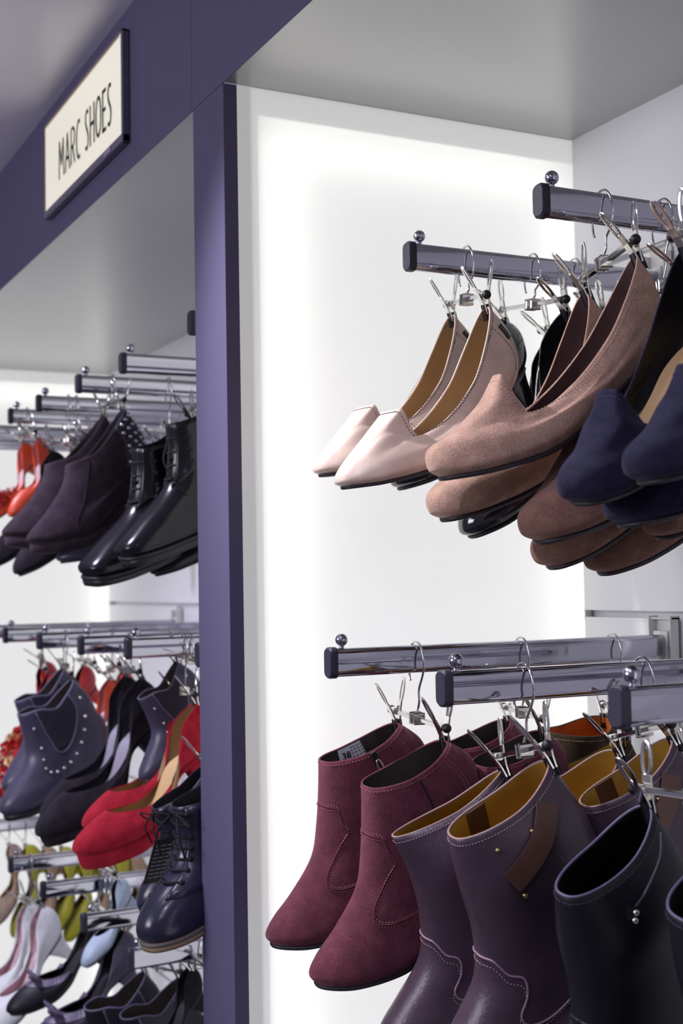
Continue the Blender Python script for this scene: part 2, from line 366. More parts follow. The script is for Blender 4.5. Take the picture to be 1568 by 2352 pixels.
class Shoe:
    def __init__(s, loops, NT=96, nv=6, thick=.0016):
        Ls = [loop(l, NT) for l in loops]; n = len(Ls); rows = []
        for i in range(n-1):
            a, b_, c, d = Ls[max(0, i-1)], Ls[i], Ls[i+1], Ls[min(n-1, i+2)]
            for j in range(nv):
                t = j/nv
                rows.append(.5*((2*b_)+(c-a)*t+(2*a-5*b_+4*c-d)*t*t+(3*b_-a-3*c+d)*t**3))
        rows.append(Ls[-1])
        s.G = np.array(rows); s.NV = len(rows); s.NT = NT; s.nv = nv; s.thick = thick
        s.L0 = Ls[0]
        du = np.roll(s.G, -1, 1)-np.roll(s.G, 1, 1); dv = np.gradient(s.G, axis=0)
        N = np.cross(du, dv); N /= (np.linalg.norm(N, axis=2, keepdims=True)+1e-12)
        c = s.G.mean(1, keepdims=True)
        if ((s.G-c)*N).sum() < 0: N = -N
        s.N = N
    def P(s, u, v, off=0.0):
        """u: turn around the shoe (0 toe, .5 heel, 1 toe); v: row fraction 0 sole .. 1 topline"""
        a = (u % 1)*s.NT; b_ = min(max(v, 0), 1)*(s.NV-1)
        i, j = int(a), int(b_); fa, fb = a-i, b_-j; j2 = min(j+1, s.NV-1); i2 = (i+1) % s.NT; i %= s.NT
        def bl(G): return (G[j, i]*(1-fa)+G[j, i2]*fa)*(1-fb)+(G[j2, i]*(1-fa)+G[j2, i2]*fa)*fb
        p = bl(s.G); n = bl(s.N); n = n/(np.linalg.norm(n)+1e-12)
        return Vector(p+n*off)
    def Nn(s, u, v):
        return (s.P(u, v, .001)-s.P(u, v, 0)).normalized()
    def upper(s, m, par, name='upper', rim=None):
        NT, NV = s.NT, s.NV; V = s.G.reshape(-1, 3).tolist(); F = []
        for j in range(NV-1):
            for i in range(NT):
                k = (i+1) % NT; F.append((j*NT+i, j*NT+k, (j+1)*NT+k, (j+1)*NT+i))
        th = s.thick
        R1 = s.G[-1]+ (s.G[-1]-s.G[-2])/(np.linalg.norm(s.G[-1]-s.G[-2], axis=1, keepdims=True)+1e-9)*th*.35-s.N[-1]*th*.5
        R2 = s.G[-1]-s.N[-1]*th
        for Rr in (R1, R2):
            base = len(V); V += Rr.tolist(); pb_ = base-NT
            for i in range(NT):
                k = (i+1) % NT; F.append((pb_+i, pb_+k, base+k, base+i))
        return from_arr(name, V, F, m, par)
    def lining(s, m, par, v0=1):
        NT = s.NT; rows = list(range(v0, s.NV)); V = []; F = []
        for j in rows: V += (s.G[j]-s.N[j]*s.thick).tolist()
        for a in range(len(rows)-1):
            for i in range(NT):
                k = (i+1) % NT; F.append((a*NT+i, a*NT+k, (a+1)*NT+k, (a+1)*NT+i))
        return from_arr('lining', V, F, m, par)
    def insole(s, m, par, v0=1, lift=.003, v1=None):
        NT = s.NT; g = s.G[v0]-s.N[v0]*s.thick*1.2
        V = []; F = []; H = NT//2; K = 5
        for i in range(H+1):
            a = g[i]; b_ = g[(NT-i) % NT]
            for k in range(K):
                t = k/(K-1); p = a*(1-t)+b_*t; p = p+np.array([0, 0, lift-.0022*math.sin(PI*t)]); V.append(p.tolist())
        for i in range(H):
            for k in range(K-1): F.append((i*K+k, i*K+k+1, (i+1)*K+k+1, (i+1)*K+k))
        return from_arr('insole', V, F, m, par)
    def sole(s, m, par, th=.003, grow=.0012, name='sole', s1=1.0, z_off=0, welt=None, taper=0):
        """slab following the feather line"""
        NT = s.NT; c = s.L0.mean(0); t = np.arange(NT)*2*np.pi/NT; sv = (1-np.cos(t))/2
        d = s.L0-np.roll(s.L0, 1, 0); d2 = np.roll(s.L0, -1, 0)-s.L0; tg = d+d2; nn = np.stack([-tg[:, 1], tg[:, 0], 0*tg[:, 0]], 1)
        nn /= (np.linalg.norm(nn, axis=1, keepdims=True)+1e-12)
        if ((s.L0-c)*nn).sum() < 0: nn = -nn
        H = NT//2; K = 5
        A = s.L0+nn*grow+np.array([0, 0, z_off+.0006])
        thv = th*(1-taper*np.clip((sv-.35)/.4, 0, 1))
        B = s.L0+nn*grow+np.stack([0*sv, 0*sv, z_off-thv], 1)
        B2 = s.L0+nn*(grow-min(.004, th*.5))+np.stack([0*sv, 0*sv, z_off-thv-min(.0012, th*.2)], 1)
        A1 = s.L0+nn*(grow+.0007)+np.stack([0*sv, 0*sv, z_off-thv*.45], 1)
        V = A.tolist()+A1.tolist()+B.tolist()+B2.tolist(); F = []
        for r_ in range(3):
            for i in range(NT):
                k = (i+1) % NT; F.append((r_*NT+i, r_*NT+k, (r_+1)*NT+k, (r_+1)*NT+i))
        for base, src in ((0, A), (3*NT, B2)):
            for i in range(H):
                a, b_, c_, d_ = base+i, base+i+1, base+(NT-i-1) % NT, base+(NT-i) % NT
                q = []
                for z in (a, b_, c_, d_):
                    if z not in q: q.append(z)
                if len(q) >= 3: F.append(tuple(q))
        return from_arr(name, V, F, m, par)
    def heel(s, m, par, zg, s0=.80, bot=(.5, .5), yb=0, off=.003, name='heel', front_lean=0.0, bulge=0):
        """block from the heel seat down to the ground height zg; bot = scale of width and of length at the tip"""
        n = 28; rows = 9; V = []; F = []
        L = s.L0; yb0 = L[:, 1].max(); ytop = L[:, 1].min()+(yb0-L[:, 1].min())*s0
        # seat outline: back arc then a straight breast
        sel = [i for i in range(s.NT) if L[i, 1] >= ytop]
        arc = L[sel]; 
        q = [arc[0]*(1-k/6)+arc[-1]*(k/6) for k in range(1, 6)]
        ring = np.array(list(arc)+[p*1.0 for p in q[::-1]]); n = len(ring)
        ring[:, 2] -= off*.4
        cx = ring[:, 0].mean(); c = np.array([cx, (ytop+yb0)/2, 0]); cyb = c[1]+yb
        for r_ in range(rows):
            t = r_/(rows-1); e = t**.75
            sx = 1+(bot[0]-1)*e; sy = 1+(bot[1]-1)*e
            P_ = ring.copy(); P_[:, 0] = cx+(ring[:, 0]-cx)*sx; P_[:, 1] = c[1]+(yb)*t+(ring[:, 1]-c[1])*sy - front_lean*math.sin(PI*t)
            P_[:, 2] = ring[:, 2]*(1-t)+zg*t
            V += P_.tolist()
        for r_ in range(rows-1):
            for i in range(n): k = (i+1) % n; F.append((r_*n+i, r_*n+k, (r_+1)*n+k, (r_+1)*n+i))
        F.append(tuple(range(n))); F.append(tuple(range((rows-1)*n, rows*n)))
        h = from_arr(name, V, F, m, par)
        P_ = np.array(V[-n:]); V2 = P_.tolist()+(P_-np.array([0, 0, .004])).tolist(); F2 = [tuple(range(n)), tuple(range(n, 2*n))]+[(i, (i+1) % n, n+(i+1) % n, n+i) for i in range(n)]
        from_arr('top_piece', V2, F2, M['rubber'], h, smooth=False)
        return h
    def path(s, pts, n=10, off=0.0, closed=False):
        pp = smooth_path([Vector((a, b_, 0)) for a, b_ in pts], n, closed)
        return [s.P(p.x, p.y, off) for p in pp]
    def seam(s, pts, m, par, r=.0007, n=10, off=.0002, name='seam', closed=False, smooth=True):
        if smooth: P_ = s.path(pts, n, off, closed)
        else: P_ = [s.P(a, b_, off) for a, b_ in pts]
        bm = bmesh.new(); tube(bm, P_, r, 6, closed); return link(name, bm, m, par, True)
    def stitches(s, lines, m, par, L=.0023, gap=.0013, r=.00038, off=.0004, name='stitching', n=12):
        bm = bmesh.new()
        for pts in lines:
            P_ = s.path(pts, n, off); dist = 0; seg = []
            acc = [0]
            for a, b_ in zip(P_, P_[1:]): acc.append(acc[-1]+(b_-a).length)
            tot = acc[-1]; x = 0; 
            def at(d):
                import bisect
                i = max(0, min(len(P_)-2, bisect.bisect_right(acc, d)-1)); l = acc[i+1]-acc[i]
                return P_[i].lerp(P_[i+1], (d-acc[i])/l if l > 1e-9 else 0)
            while x+L < tot:
                a, b_ = at(x), at(x+L); d = (b_-a)
                if d.length > 1e-6: tube(bm, [a, (a+b_)/2, b_], [r*.6, r, r*.6], 5)
                x += L+gap
        return link(name, bm, m, par, True)
    def patch(s, u0, u1, vlo, vhi, m, par, name, off=.0008, nu=24, nvv=10, rim=True):
        """raised piece of material following the surface; vlo/vhi are functions of the 0..1 position or numbers"""
        fl = vlo if callable(vlo) else (lambda a: vlo); fh = vhi if callable(vhi) else (lambda a: vhi)
        V = []; F = []
        for lay in (off, -.0006):
            for i in range(nu+1):
                a = i/nu; u = u0+(u1-u0)*a
                for j in range(nvv+1):
                    b_ = j/nvv; V.append(tuple(s.P(u, fl(a)+(fh(a)-fl(a))*b_, lay)))
        W = nvv+1; T = (nu+1)*W
        for i in range(nu):
            for j in range(nvv):
                a = i*W+j; F.append((a, a+1, a+W+1, a+W)); F.append((T+a, T+a+W, T+a+W+1, T+a+1))
        bd = [i*W for i in range(nu+1)]+[nu*W+j for j in range(1, W)]+[i*W+nvv for i in range(nu-1, -1, -1)]+[j for j in range(nvv-1, 0, -1)]
        for k in range(len(bd)): a, b_ = bd[k], bd[(k+1) % len(bd)]; F.append((a, b_, T+b_, T+a))
        return from_arr(name, V, F, m, par)
    def strip(s, pts, wd, m, par, name='strap', off=.002, n=8, th=.0012):
        """flat band laid along a path on the surface"""
        P_ = s.path(pts, n, off); pp = smooth_path([Vector((a, b_, 0)) for a, b_ in pts], n)
        N_ = [s.Nn(p.x, p.y) for p in pp]; V = []; F = []
        for i, p in enumerate(P_):
            t = (P_[min(len(P_)-1, i+1)]-P_[max(0, i-1)]).normalized(); sd = t.cross(N_[i]).normalized()
            for a, b_ in ((-1, -1), (1, -1), (1, 1), (-1, 1)): V.append(tuple(p+sd*a*wd/2+N_[i]*b_*th/2))
        for i in range(len(P_)-1):
            for k in range(4): F.append((i*4+k, i*4+(k+1) % 4, (i+1)*4+(k+1) % 4, (i+1)*4+k))
        F.append((0, 1, 2, 3)); F.append(tuple(range(len(V)-4, len(V))))
        return from_arr(name, V, F, m, par, smooth=False)
    def topline_tube(s, m, par, r=.0009, name='topline_binding', u0=0, u1=1):
        n = s.NT; pts = [s.P(u0+(u1-u0)*i/n, 1, -s.thick*.5) for i in range(n if u1-u0 == 1 else n+1)]
        bm = bmesh.new(); tube(bm, pts, r, 6, u1-u0 == 1); return link(name, bm, m, par, True)
    def studs(s, uv, m, par, r=.003, each=True, name='stud', flat=.6):
        for u, v in uv:
            p = s.P(u, v, r*.3); bm = bmesh.new(); ball(bm, p, r, 12)
            link(name, bm, m, par, True)

def mir(lines): return lines+[[(1-u, v) for u, v in l] for l in lines]

M['thread_pale'] = mat('pale_thread', (206, 184, 186), .7)
M['thread_dark'] = mat('dark_thread', (70, 52, 60), .7)
M['outsole'] = mat('dark_outsole', (44, 38, 46), .5)
M['outsole_tan'] = mat('tan_outsole', (150, 132, 104), .6, var=.1)
M['outsole_grey'] = mat('grey_outsole', (116, 106, 100), .6)

# loop profiles --------------------------------------------------------------
def L(f, b_, w_, zs, **k): return dict(f=f, b=b_, w=w_, zs=zs, **k)
def prof_slip():
    return [L(.004, .238, .034, [(0, -.006), (.15, -.013), (.35, -.017), (.6, -.006), (.8, .018), (1, .030)], pf=1.05, wp=.36, pinch=(.66, .14, .24)),
            L(-.001, .250, .040, [(0, .001), (.15, -.006), (.35, -.009), (.6, .004), (.8, .028), (1, .045)], pf=.95, wp=.36, pinch=(.68, .14, .2)),
            L(.010, .256, .0385, [(0, .013), (.3, .004), (.6, .016), (.8, .042), (1, .066)], pf=.95, wp=.38, pinch=(.66, .14, .12)),
            L(.048, .252, .034, [(0, .034), (.05, .030), (.12, .018), (.3, .012), (.6, .032), (.8, .062), (1, .094)], pf=.75, wp=.35),
            L(.081, .238, .029, [(0, .050), (.028, .049), (.036, .042), (.050, .024), (.08, .016), (.14, .0175), (.3, .024), (.6, .050), (.8, .082), (1, .120)], pf=.36, wp=.35, pb=.8)]
def prof_loafer():
    return [L(.006, .252, .037, [(0, -.012), (.15, -.018), (.35, -.021), (.6, -.008), (.8, .014), (1, .026)], pf=.80, wp=.34, pinch=(.66, .15, .2)),
            L(-.001, .264, .0435, [(0, -.002), (.15, -.010), (.35, -.012), (.6, .002), (.8, .024), (1, .042)], pf=.66, wp=.34, pinch=(.68, .15, .16)),
            L(.003, .272, .042, [(0, .015), (.3, .003), (.6, .015), (.8, .038), (1, .066)], pf=.82, wp=.36),
            L(.032, .271, .039, [(0, .024), (.10, .017), (.3, .008), (.6, .024), (.8, .050), (1, .080)], pf=.80, wp=.36),
            L(.064, .270, .036, [(0, .037), (.018, .036), (.05, .029), (.10, .018), (.3, .013), (.6, .036), (.8, .064), (1, .098)], pf=.50, wp=.36),
            L(.088, .262, .028, [(0, .059), (.003, .0575), (.008, .053), (.018, .044), (.032, .031), (.060, .0165), (.10, .0155), (.3, .026), (.6, .055), (.8, .085), (1, .120)], pf=.46, wp=.35, pb=.8)]
def prof_pump(h=.06, throat=.078, round_=.9, plat=0, top=.06, tw=.028, toeh=.03):
    z = plat
    return [L(.004, .225, .034, [(0, -.008), (.15, -.014), (.35, -.016), (.55, -.004), (.75, h*.5), (1, h*.66)], pf=round_, wp=.36, pinch=(.68, .14, .26)),
            L(-.001, .236, .040, [(0, 0), (.15, -.006), (.35, -.008), (.55, .005), (.75, h*.62), (1, h*.66+.014)], pf=round_, wp=.36, pinch=(.7, .14, .2)),
            L(.010, .242, .038, [(0, .013), (.3, .004), (.55, .017), (.75, h*.62+.020), (1, h*.66+.034)], pf=round_, wp=.37),
            L(.040, .240, .0335, [(0, toeh*.85), (.3, .012), (.55, .025), (.75, h*.62+.034), (1, h*.66+.048)], pf=.95, wp=.36),
            L(throat, .232, tw, [(0, toeh), (.06, toeh*.84), (.3, .017), (.55, .033), (.8, h*.62+.048), (1, h*.66+top)], pf=.85, wp=.38, pb=.8)]
def prof_boot():
    return [L(.004, .226, .035, [(0, -.010), (.15, -.016), (.35, -.018), (.55, -.008), (.75, .018), (1, .034)], pf=.95, wp=.34, pinch=(.66, .14, .22)),
            L(-.001, .238, .041, [(0, -.001), (.15, -.007), (.35, -.008), (.55, .003), (.75, .030), (1, .050)], pf=.92, wp=.34, pinch=(.68, .14, .15)),
            L(.010, .240, .039, [(0, .013), (.3, .012), (.6, .03), (1, .072)], pf=.95, wp=.38),
            L(.036, .236, .0365, [(0, .032), (.4, .036), (1, .092)], pf=.9, wp=.42),
            L(.068, .231, .035, [(0, .062), (1, .112)], pf=.9, wp=.45),
            L(.084, .231, .0365, [(0, .100), (.5, .106), (1, .135)], pf=.85, wp=.45),
            L(.094, .226, .0355, [(0, .136), (.5, .134), (1, .160)], pf=.85, wp=.42),
            L(.102, .203, .0325, [(0, .166), (.3, .1665), (.6, .171), (1, .184)], pf=.7, wp=.42, pb=1.0)]
def prof_mid(wid=1.0, sh=.232, f1=.098, b1=.215, wt=.036):
    return [L(.004, .236, .037, [(0, -.010), (.15, -.016), (.35, -.018), (.55, -.010), (.8, .010), (1, .018)], pf=.85, wp=.34, pinch=(.66, .14, .2)),
            L(-.001, .248, .044, [(0, 0), (.15, -.006), (.35, -.007), (.55, .0), (.8, .022), (1, .036)], pf=.85, wp=.34, pinch=(.68, .14, .15)),
            L(.008, .250, .042, [(0, .016), (.3, .014), (.6, .03), (1, .060)], pf=.85, wp=.38),
            L(.034, .246, .039, [(0, .038), (.4, .040), (1, .085)], pf=.85, wp=.42),
            L(.072, .240, .037, [(0, .072), (1, .108)], pf=.9, wp=.45),
            L(.088, .236, .039, [(0, .118), (1, .142)], pf=.9, wp=.45),
            L(.092, .230, .043*wid, [(0, .170), (1, .188)], pf=.9, wp=.45),
            L(f1, b1, wt, [(0, sh-.012), (.5, sh-.008), (1, sh+.010)], pf=.8, wp=.42, pb=1.0)]
def prof_chelsea():
    return [L(.006, .236, .038, [(0, -.008), (.2, -.014), (.4, -.014), (.7, 0), (1, .012)], pf=.78, wp=.34, pinch=(.66, .14, .18)),
            L(-.001, .248, .044, [(0, .002), (.2, -.004), (.4, -.003), (.7, .010), (1, .030)], pf=.78, wp=.34, pinch=(.68, .14, .12)),
            L(.006, .250, .043, [(0, .018), (.4, .02), (1, .055)], pf=.8, wp=.36),
            L(.032, .248, .040, [(0, .038), (.4, .040), (1, .085)], pf=.85, wp=.4),
            L(.076, .240, .037, [(0, .070), (1, .105)], pf=.9, wp=.45),
            L(.090, .236, .038, [(0, .112), (1, .140)], pf=.9, wp=.45),
            L(.096, .220, .038, [(0, .158), (.25, .157), (.5, .146), (.75, .160), (1, .178)], pf=.8, wp=.42, pb=.9)]
def prof_wedge():
    return [L(.006, .232, .037, [(0, -.008), (.2, -.014), (.4, -.012), (.7, .030), (1, .060)], pf=.85, wp=.36, pinch=(.68, .14, .22)),
            L(-.001, .240, .042, [(0, .0), (.2, -.004), (.4, -.002), (.7, .042), (1, .078)], pf=.85, wp=.36, pinch=(.68, .14, .15)),
            L(.010, .244, .040, [(0, .014), (.3, .018), (.7, .068), (1, .100)], pf=.9, wp=.38),
            L(.044, .242, .036, [(0, .044), (.4, .055), (1, .130)], pf=.9, wp=.42),
            L(.078, .236, .034, [(0, .084), (1, .160)], pf=.9, wp=.45),
            L(.090, .212, .032, [(0, .118), (.06, .120), (.35, .128), (.6, .152), (1, .206)], pf=.8, wp=.42, pb=.9)]
def prof_oxford():
    return [L(.004, .270, .037, [(0, -.012), (.2, -.016), (.4, -.017), (1, -.010)], pf=.46, wp=.30, pinch=(.62, .16, .2)),
            L(-.001, .280, .042, [(0, -.002), (.2, -.006), (.4, -.006), (1, .004)], pf=.48, wp=.30, pinch=(.64, .16, .15)),
            L(.003, .284, .041, [(0, .008), (.2, .010), (.5, .014), (1, .026)], pf=.55, wp=.32),
            L(.036, .282, .038, [(0, .026), (.4, .034), (1, .055)], pf=.65, wp=.4),
            L(.098, .276, .034, [(0, .058), (1, .088)], pf=.9, wp=.45),
            L(.124, .268, .032, [(0, .100), (1, .118)], pf=.9, wp=.45),
            L(.136, .255, .031, [(0, .142), (.5, .136), (1, .154)], pf=.8, wp=.42, pb=.9)]
def prof_lace():
    return [L(.004, .256, .039, [(0, -.010), (.2, -.015), (.4, -.015), (1, -.006)], pf=.72, wp=.32, pinch=(.62, .16, .2)),
            L(-.001, .266, .045, [(0, 0), (.2, -.005), (.4, -.004), (1, .010)], pf=.72, wp=.32, pinch=(.64, .16, .15)),
            L(.004, .270, .044, [(0, .018), (.3, .018), (1, .032)], pf=.75, wp=.34),
            L(.026, .268, .041, [(0, .038), (.4, .040), (1, .060)], pf=.8, wp=.38),
            L(.080, .260, .036, [(0, .066), (1, .090)], pf=.9, wp=.45),
            L(.105, .252, .034, [(0, .105), (1, .125)], pf=.9, wp=.45),
            L(.112, .240, .036, [(0, .152), (.5, .150), (1, .166)], pf=.8, wp=.42, pb=.9)]

def new_shoe(name, T, label, cat, group=None):
    loc, rot, s = T
    t = empty(name, loc, rot, s); tag(t, label, cat, group); t.rotation_mode = 'XYZ'
    return t

def mk_slip(T, label, group, c):
    t = new_shoe('slip_on_shoe', T, label, 'shoe', group); S = Shoe(prof_slip(), NT=192)
    S.upper(M[c], t); S.lining(M['tan_lining'], t); S.insole(M['canvas_insole'], t, 2, .004)
    S.sole(M['outsole'], t, .0028, .0006, taper=.3)
    S.heel(M.get(c+'_heel', M[c]), t, -.022, .80, (.85, .85), 0)
    S.topline_tube(M[c], t, .0012)
    S.stitches(mir([[(.002, .965), (.06, .955), (.12, .955), (.25, .955), (.38, .955), (.485, .95)]])+[[(.955, .97), (.0, .965), (.045, .97)]], M['thread_dark'], t, .0024, .0014)
    for sg in (1, -1):
        q = lambda u: u if sg > 0 else 1-u
        S.seam([(q(.405), .97), (q(.415), .75), (q(.43), .55), (q(.425), .35), (q(.40), .1)], M.get(c+'_edge', M[c]), t, .0007)
        S.stitches([[(q(.398), .95), (q(.407), .75), (q(.421), .55), (q(.416), .35)]], M['thread_dark'], t)
    S.strip([(.425, .86), (.428, .70)], .006, M['rubber'], t, 'loop_tab', .0012)
    return t
def mk_loafer(T, label, group, c, lin='taupe_lining', ins='dark_insole'):
    t = new_shoe('loafer', T, label, 'shoe', group); S = Shoe(prof_loafer(), NT=192, thick=.0020)
    S.upper(M[c], t); S.lining(M[lin], t); S.insole(M[ins], t, 2, .004)
    S.sole(M['outsole'], t, .0035, .0014, taper=.2)
    S.heel(M['outsole'], t, -.024, .76, (.92, .92), 0)
    S.stitches([[(.62, .93), (.72, .93), (.82, .93), (.90, .93), (.95, .93), (.985, .94), (1.0, .945), (1.015, .94), (1.05, .93), (1.10, .93), (1.18, .93), (1.28, .93), (1.38, .93)]], M['thread_'+c] if 'thread_'+c in M else M['thread_dark'], t, .0022, .0014)
    S.seam([(.5, .98), (.5, .6), (.5, .1)], M[c], t, .0009)
    return t
def mk_pump(T, label, group, c, lin='black_lining', ins='black_insole', name='court_shoe', cat='shoe', heelm=None, bot=(.32, .34), bow=False, gore=False, fringe=False, ruffle=False, **k):
    plat = k.pop('plat', 0); h = k.get('h', .06)
    t = new_shoe(name, T, label, cat, group); S = Shoe(prof_pump(**k))
    S.upper(M[c], t); S.lining(M[lin], t); S.insole(M[ins], t, 2, .004)
    if plat:
        S.sole(M[c], t, plat, .0016, name='platform', taper=.72); S.sole(M['outsole_tan'] if c == 'red_suede' else M['outsole'], t, .003, .001, z_off=-plat, taper=.0) if False else None
    else: S.sole(M['outsole'], t, .003, .0008, taper=.3)
    S.heel(M[heelm or c], t, -.020-plat, .80, bot, .006)
    S.topline_tube(M[c], t, .0011)
    S.seam([(.5, .98), (.5, .6), (.5, .1)], M[c], t, .0008)
    if gore:
        S.seam([(.24, .97), (.235, .6), (.24, .2)], M[c], t, .0008); S.seam([(.76, .97), (.765, .6), (.76, .2)], M[c], t, .0008)
    if fringe: trim_fringe(S, t, 'red_gloss')
    if ruffle: trim_ruffle(S, t, c)
    if bow:
        p = S.P(0, .93, .006); bm = bmesh.new()
        for sg in (1, -1):
            tube(bm, smooth_path([p, p+Vector((sg*.016, -.004, .010)), p+Vector((sg*.030, .0, .004)), p+Vector((sg*.018, .004, -.003)), p], 6), .0080, 8, flat=(Vector((0, 1, 0)), .3))
        link('bow', bm, M['bow_leather'], t, True)
        bm = bmesh.new(); ball(bm, p+Vector((0, -.002, .003)), .0075, 14, (1, 1, .8)); link('bow_knot', bm, M['bow_leather'], t, True)
        S.strip([(.78, .90), (.88, .86), (1.0, .85), (1.12, .86), (1.22, .90)], .015, M['bow_leather'], t, 'vamp_band', .0012)
    return t
def mk_boot(T, label, group, c, size_label=False, puller=False):
    t = new_shoe('ankle_boot', T, label, 'boot', group); S = Shoe(prof_boot(), NT=96, nv=5, thick=.0022)
    S.upper(M[c], t); S.lining(M['grey_lining'], t); S.insole(M['black_insole'], t, 2, .003)
    S.sole(M['outsole'], t, .0035, .0016, taper=.2)
    S.heel(M[c], t, -.022, .77, (.72, .70), 0)
    th = M['thread_maroon']
    S.stitches([[(i/24+.0001, .975) for i in range(25)]], th, t, .0022, .0016)
    for sg in (1, -1):
        q = lambda u: u if sg > 0 else 1-u
        # scalloped quarter line of the western cut, doubled
        ql = [(0, .795), (.05, .785), (.085, .775), (.10, .74), (.112, .70), (.135, .655), (.120, .61), (.108, .56), (.105, .51), (.12, .46), (.155, .425), (.20, .42), (.245, .44), (.285, .47), (.33, .49)]
        S.seam([(q(u), v) for u, v in ql], M[c], t, .0010, 5, .0004)
        S.stitches([[(q(u+.006), v-.012) for u, v in ql], [(q(u-.001), v+.010) for u, v in ql[1:]]], th, t, .0019, .0015, n=8)
        S.stitches([[(q(.345), .97), (.35 if sg > 0 else .65, .80), (q(.355), .60), (q(.35), .48)], [(q(.358), .97), (q(.363), .80), (q(.368), .60), (q(.363), .49)]], th, t, .0019, .0015)
    # inside zip with its puller, on the +X side low towards the front
    zp = S.path([(.235, .985), (.240, .85), (.245, .72)], 6, .0004)
    bm = bmesh.new(); tube(bm, zp, .0012, 8); link('zip', bm, M['rubber'], t, True)
    if not puller: return t
    p = zp[1]; n_ = S.Nn(.235, .95); bm = bmesh.new()
    d = (zp[4]-zp[1]).normalized(); s_ = d.cross(n_).normalized(); c0 = p+n_*.004
    obox(bm, c0, s_, d, n_, .007, .010, .004, .001)
    link('zip_slider', bm, M['rubber'], t, False)
    bm = bmesh.new(); pts = [c0+n_*.002+d*(.014+.0095*math.cos(a))+s_*(.0030*math.sin(a)) for a in [2*PI*k/20 for k in range(20)]]
    tube(bm, pts, .0011, 6, True); link('zip_puller', bm, M['nickel'], t, True)
    if size_label:
        # white size sticker on the lining of the far side
        u0, u1, vt, vb = .805, .710, .992, .900
        g = lambda a, b_: S.P(u0+(u1-u0)*a, vb+(vt-vb)*b_, -S.thick-.0007)
        V = []; F = []; K = 8
        for i in range(K+1):
            for j in range(3): V.append(tuple(g(i/K, j/2)))
        for i in range(K):
            for j in range(2): a = i*3+j; F.append((a, a+1, a+4, a+3))
        lb = from_arr('size_label', V, F, M['paper'], t)
        a, b_, cc = g(0, 0), g(1, 0), g(0, 1); ex = (b_-a).normalized(); nn = ex.cross(cc-a).normalized(); ey = nn.cross(ex)
        mid = g(.26, .5)
        inw = Vector((S.G[-1].mean(0)))-mid
        if nn.dot(inw) < 0: nn = -nn; ex = -ex
        W = (b_-a).length; H_ = (cc-a).length
        def txt(body, size, pos, nm):
            cu = bpy.data.curves.new(nm, 'FONT'); cu.body = body; cu.size = size; cu.align_x = 'CENTER'; cu.align_y = 'CENTER'; cu.extrude = .00005; cu.offset = size*.012
            o = bpy.data.objects.new(nm, cu); COL.objects.link(o); cu.materials.append(M['signink']); o.parent = t
            X_ = ex; Y_ = nn.cross(ex); o.matrix_local = Matrix(((X_.x, Y_.x, nn.x, pos.x), (X_.y, Y_.y, nn.y, pos.y), (X_.z, Y_.z, nn.z, pos.z), (0, 0, 0, 1)))
            me = bpy.data.meshes.new_from_object(o); me.materials.clear(); me.materials.append(M['signink']); o2 = bpy.data.objects.new(nm, me); COL.objects.link(o2); o2.parent = t; o2.matrix_local = Matrix(((X_.x, Y_.x, nn.x, pos.x), (X_.y, Y_.y, nn.y, pos.y), (X_.z, Y_.z, nn.z, pos.z), (0, 0, 0, 1))); bpy.data.objects.remove(o); return o2
        fx = .27 if (b_-a).dot(ex) > 0 else .73
        txt('38', .0115, g(.30 if (b_-a).dot(ex) > 0 else .3, .48)+nn*.0012, 'size_number').parent = t
        bm = bmesh.new()
        for k in range(4):
            for j in range(5):
                pp = g(.56+.13*k, .16+.17*j)+nn*.0008; obox(bm, pp, ex, nn.cross(ex), nn, .0024, .0008, .0002)
        link('size_table', bm, M['capplast'], t)
    return t
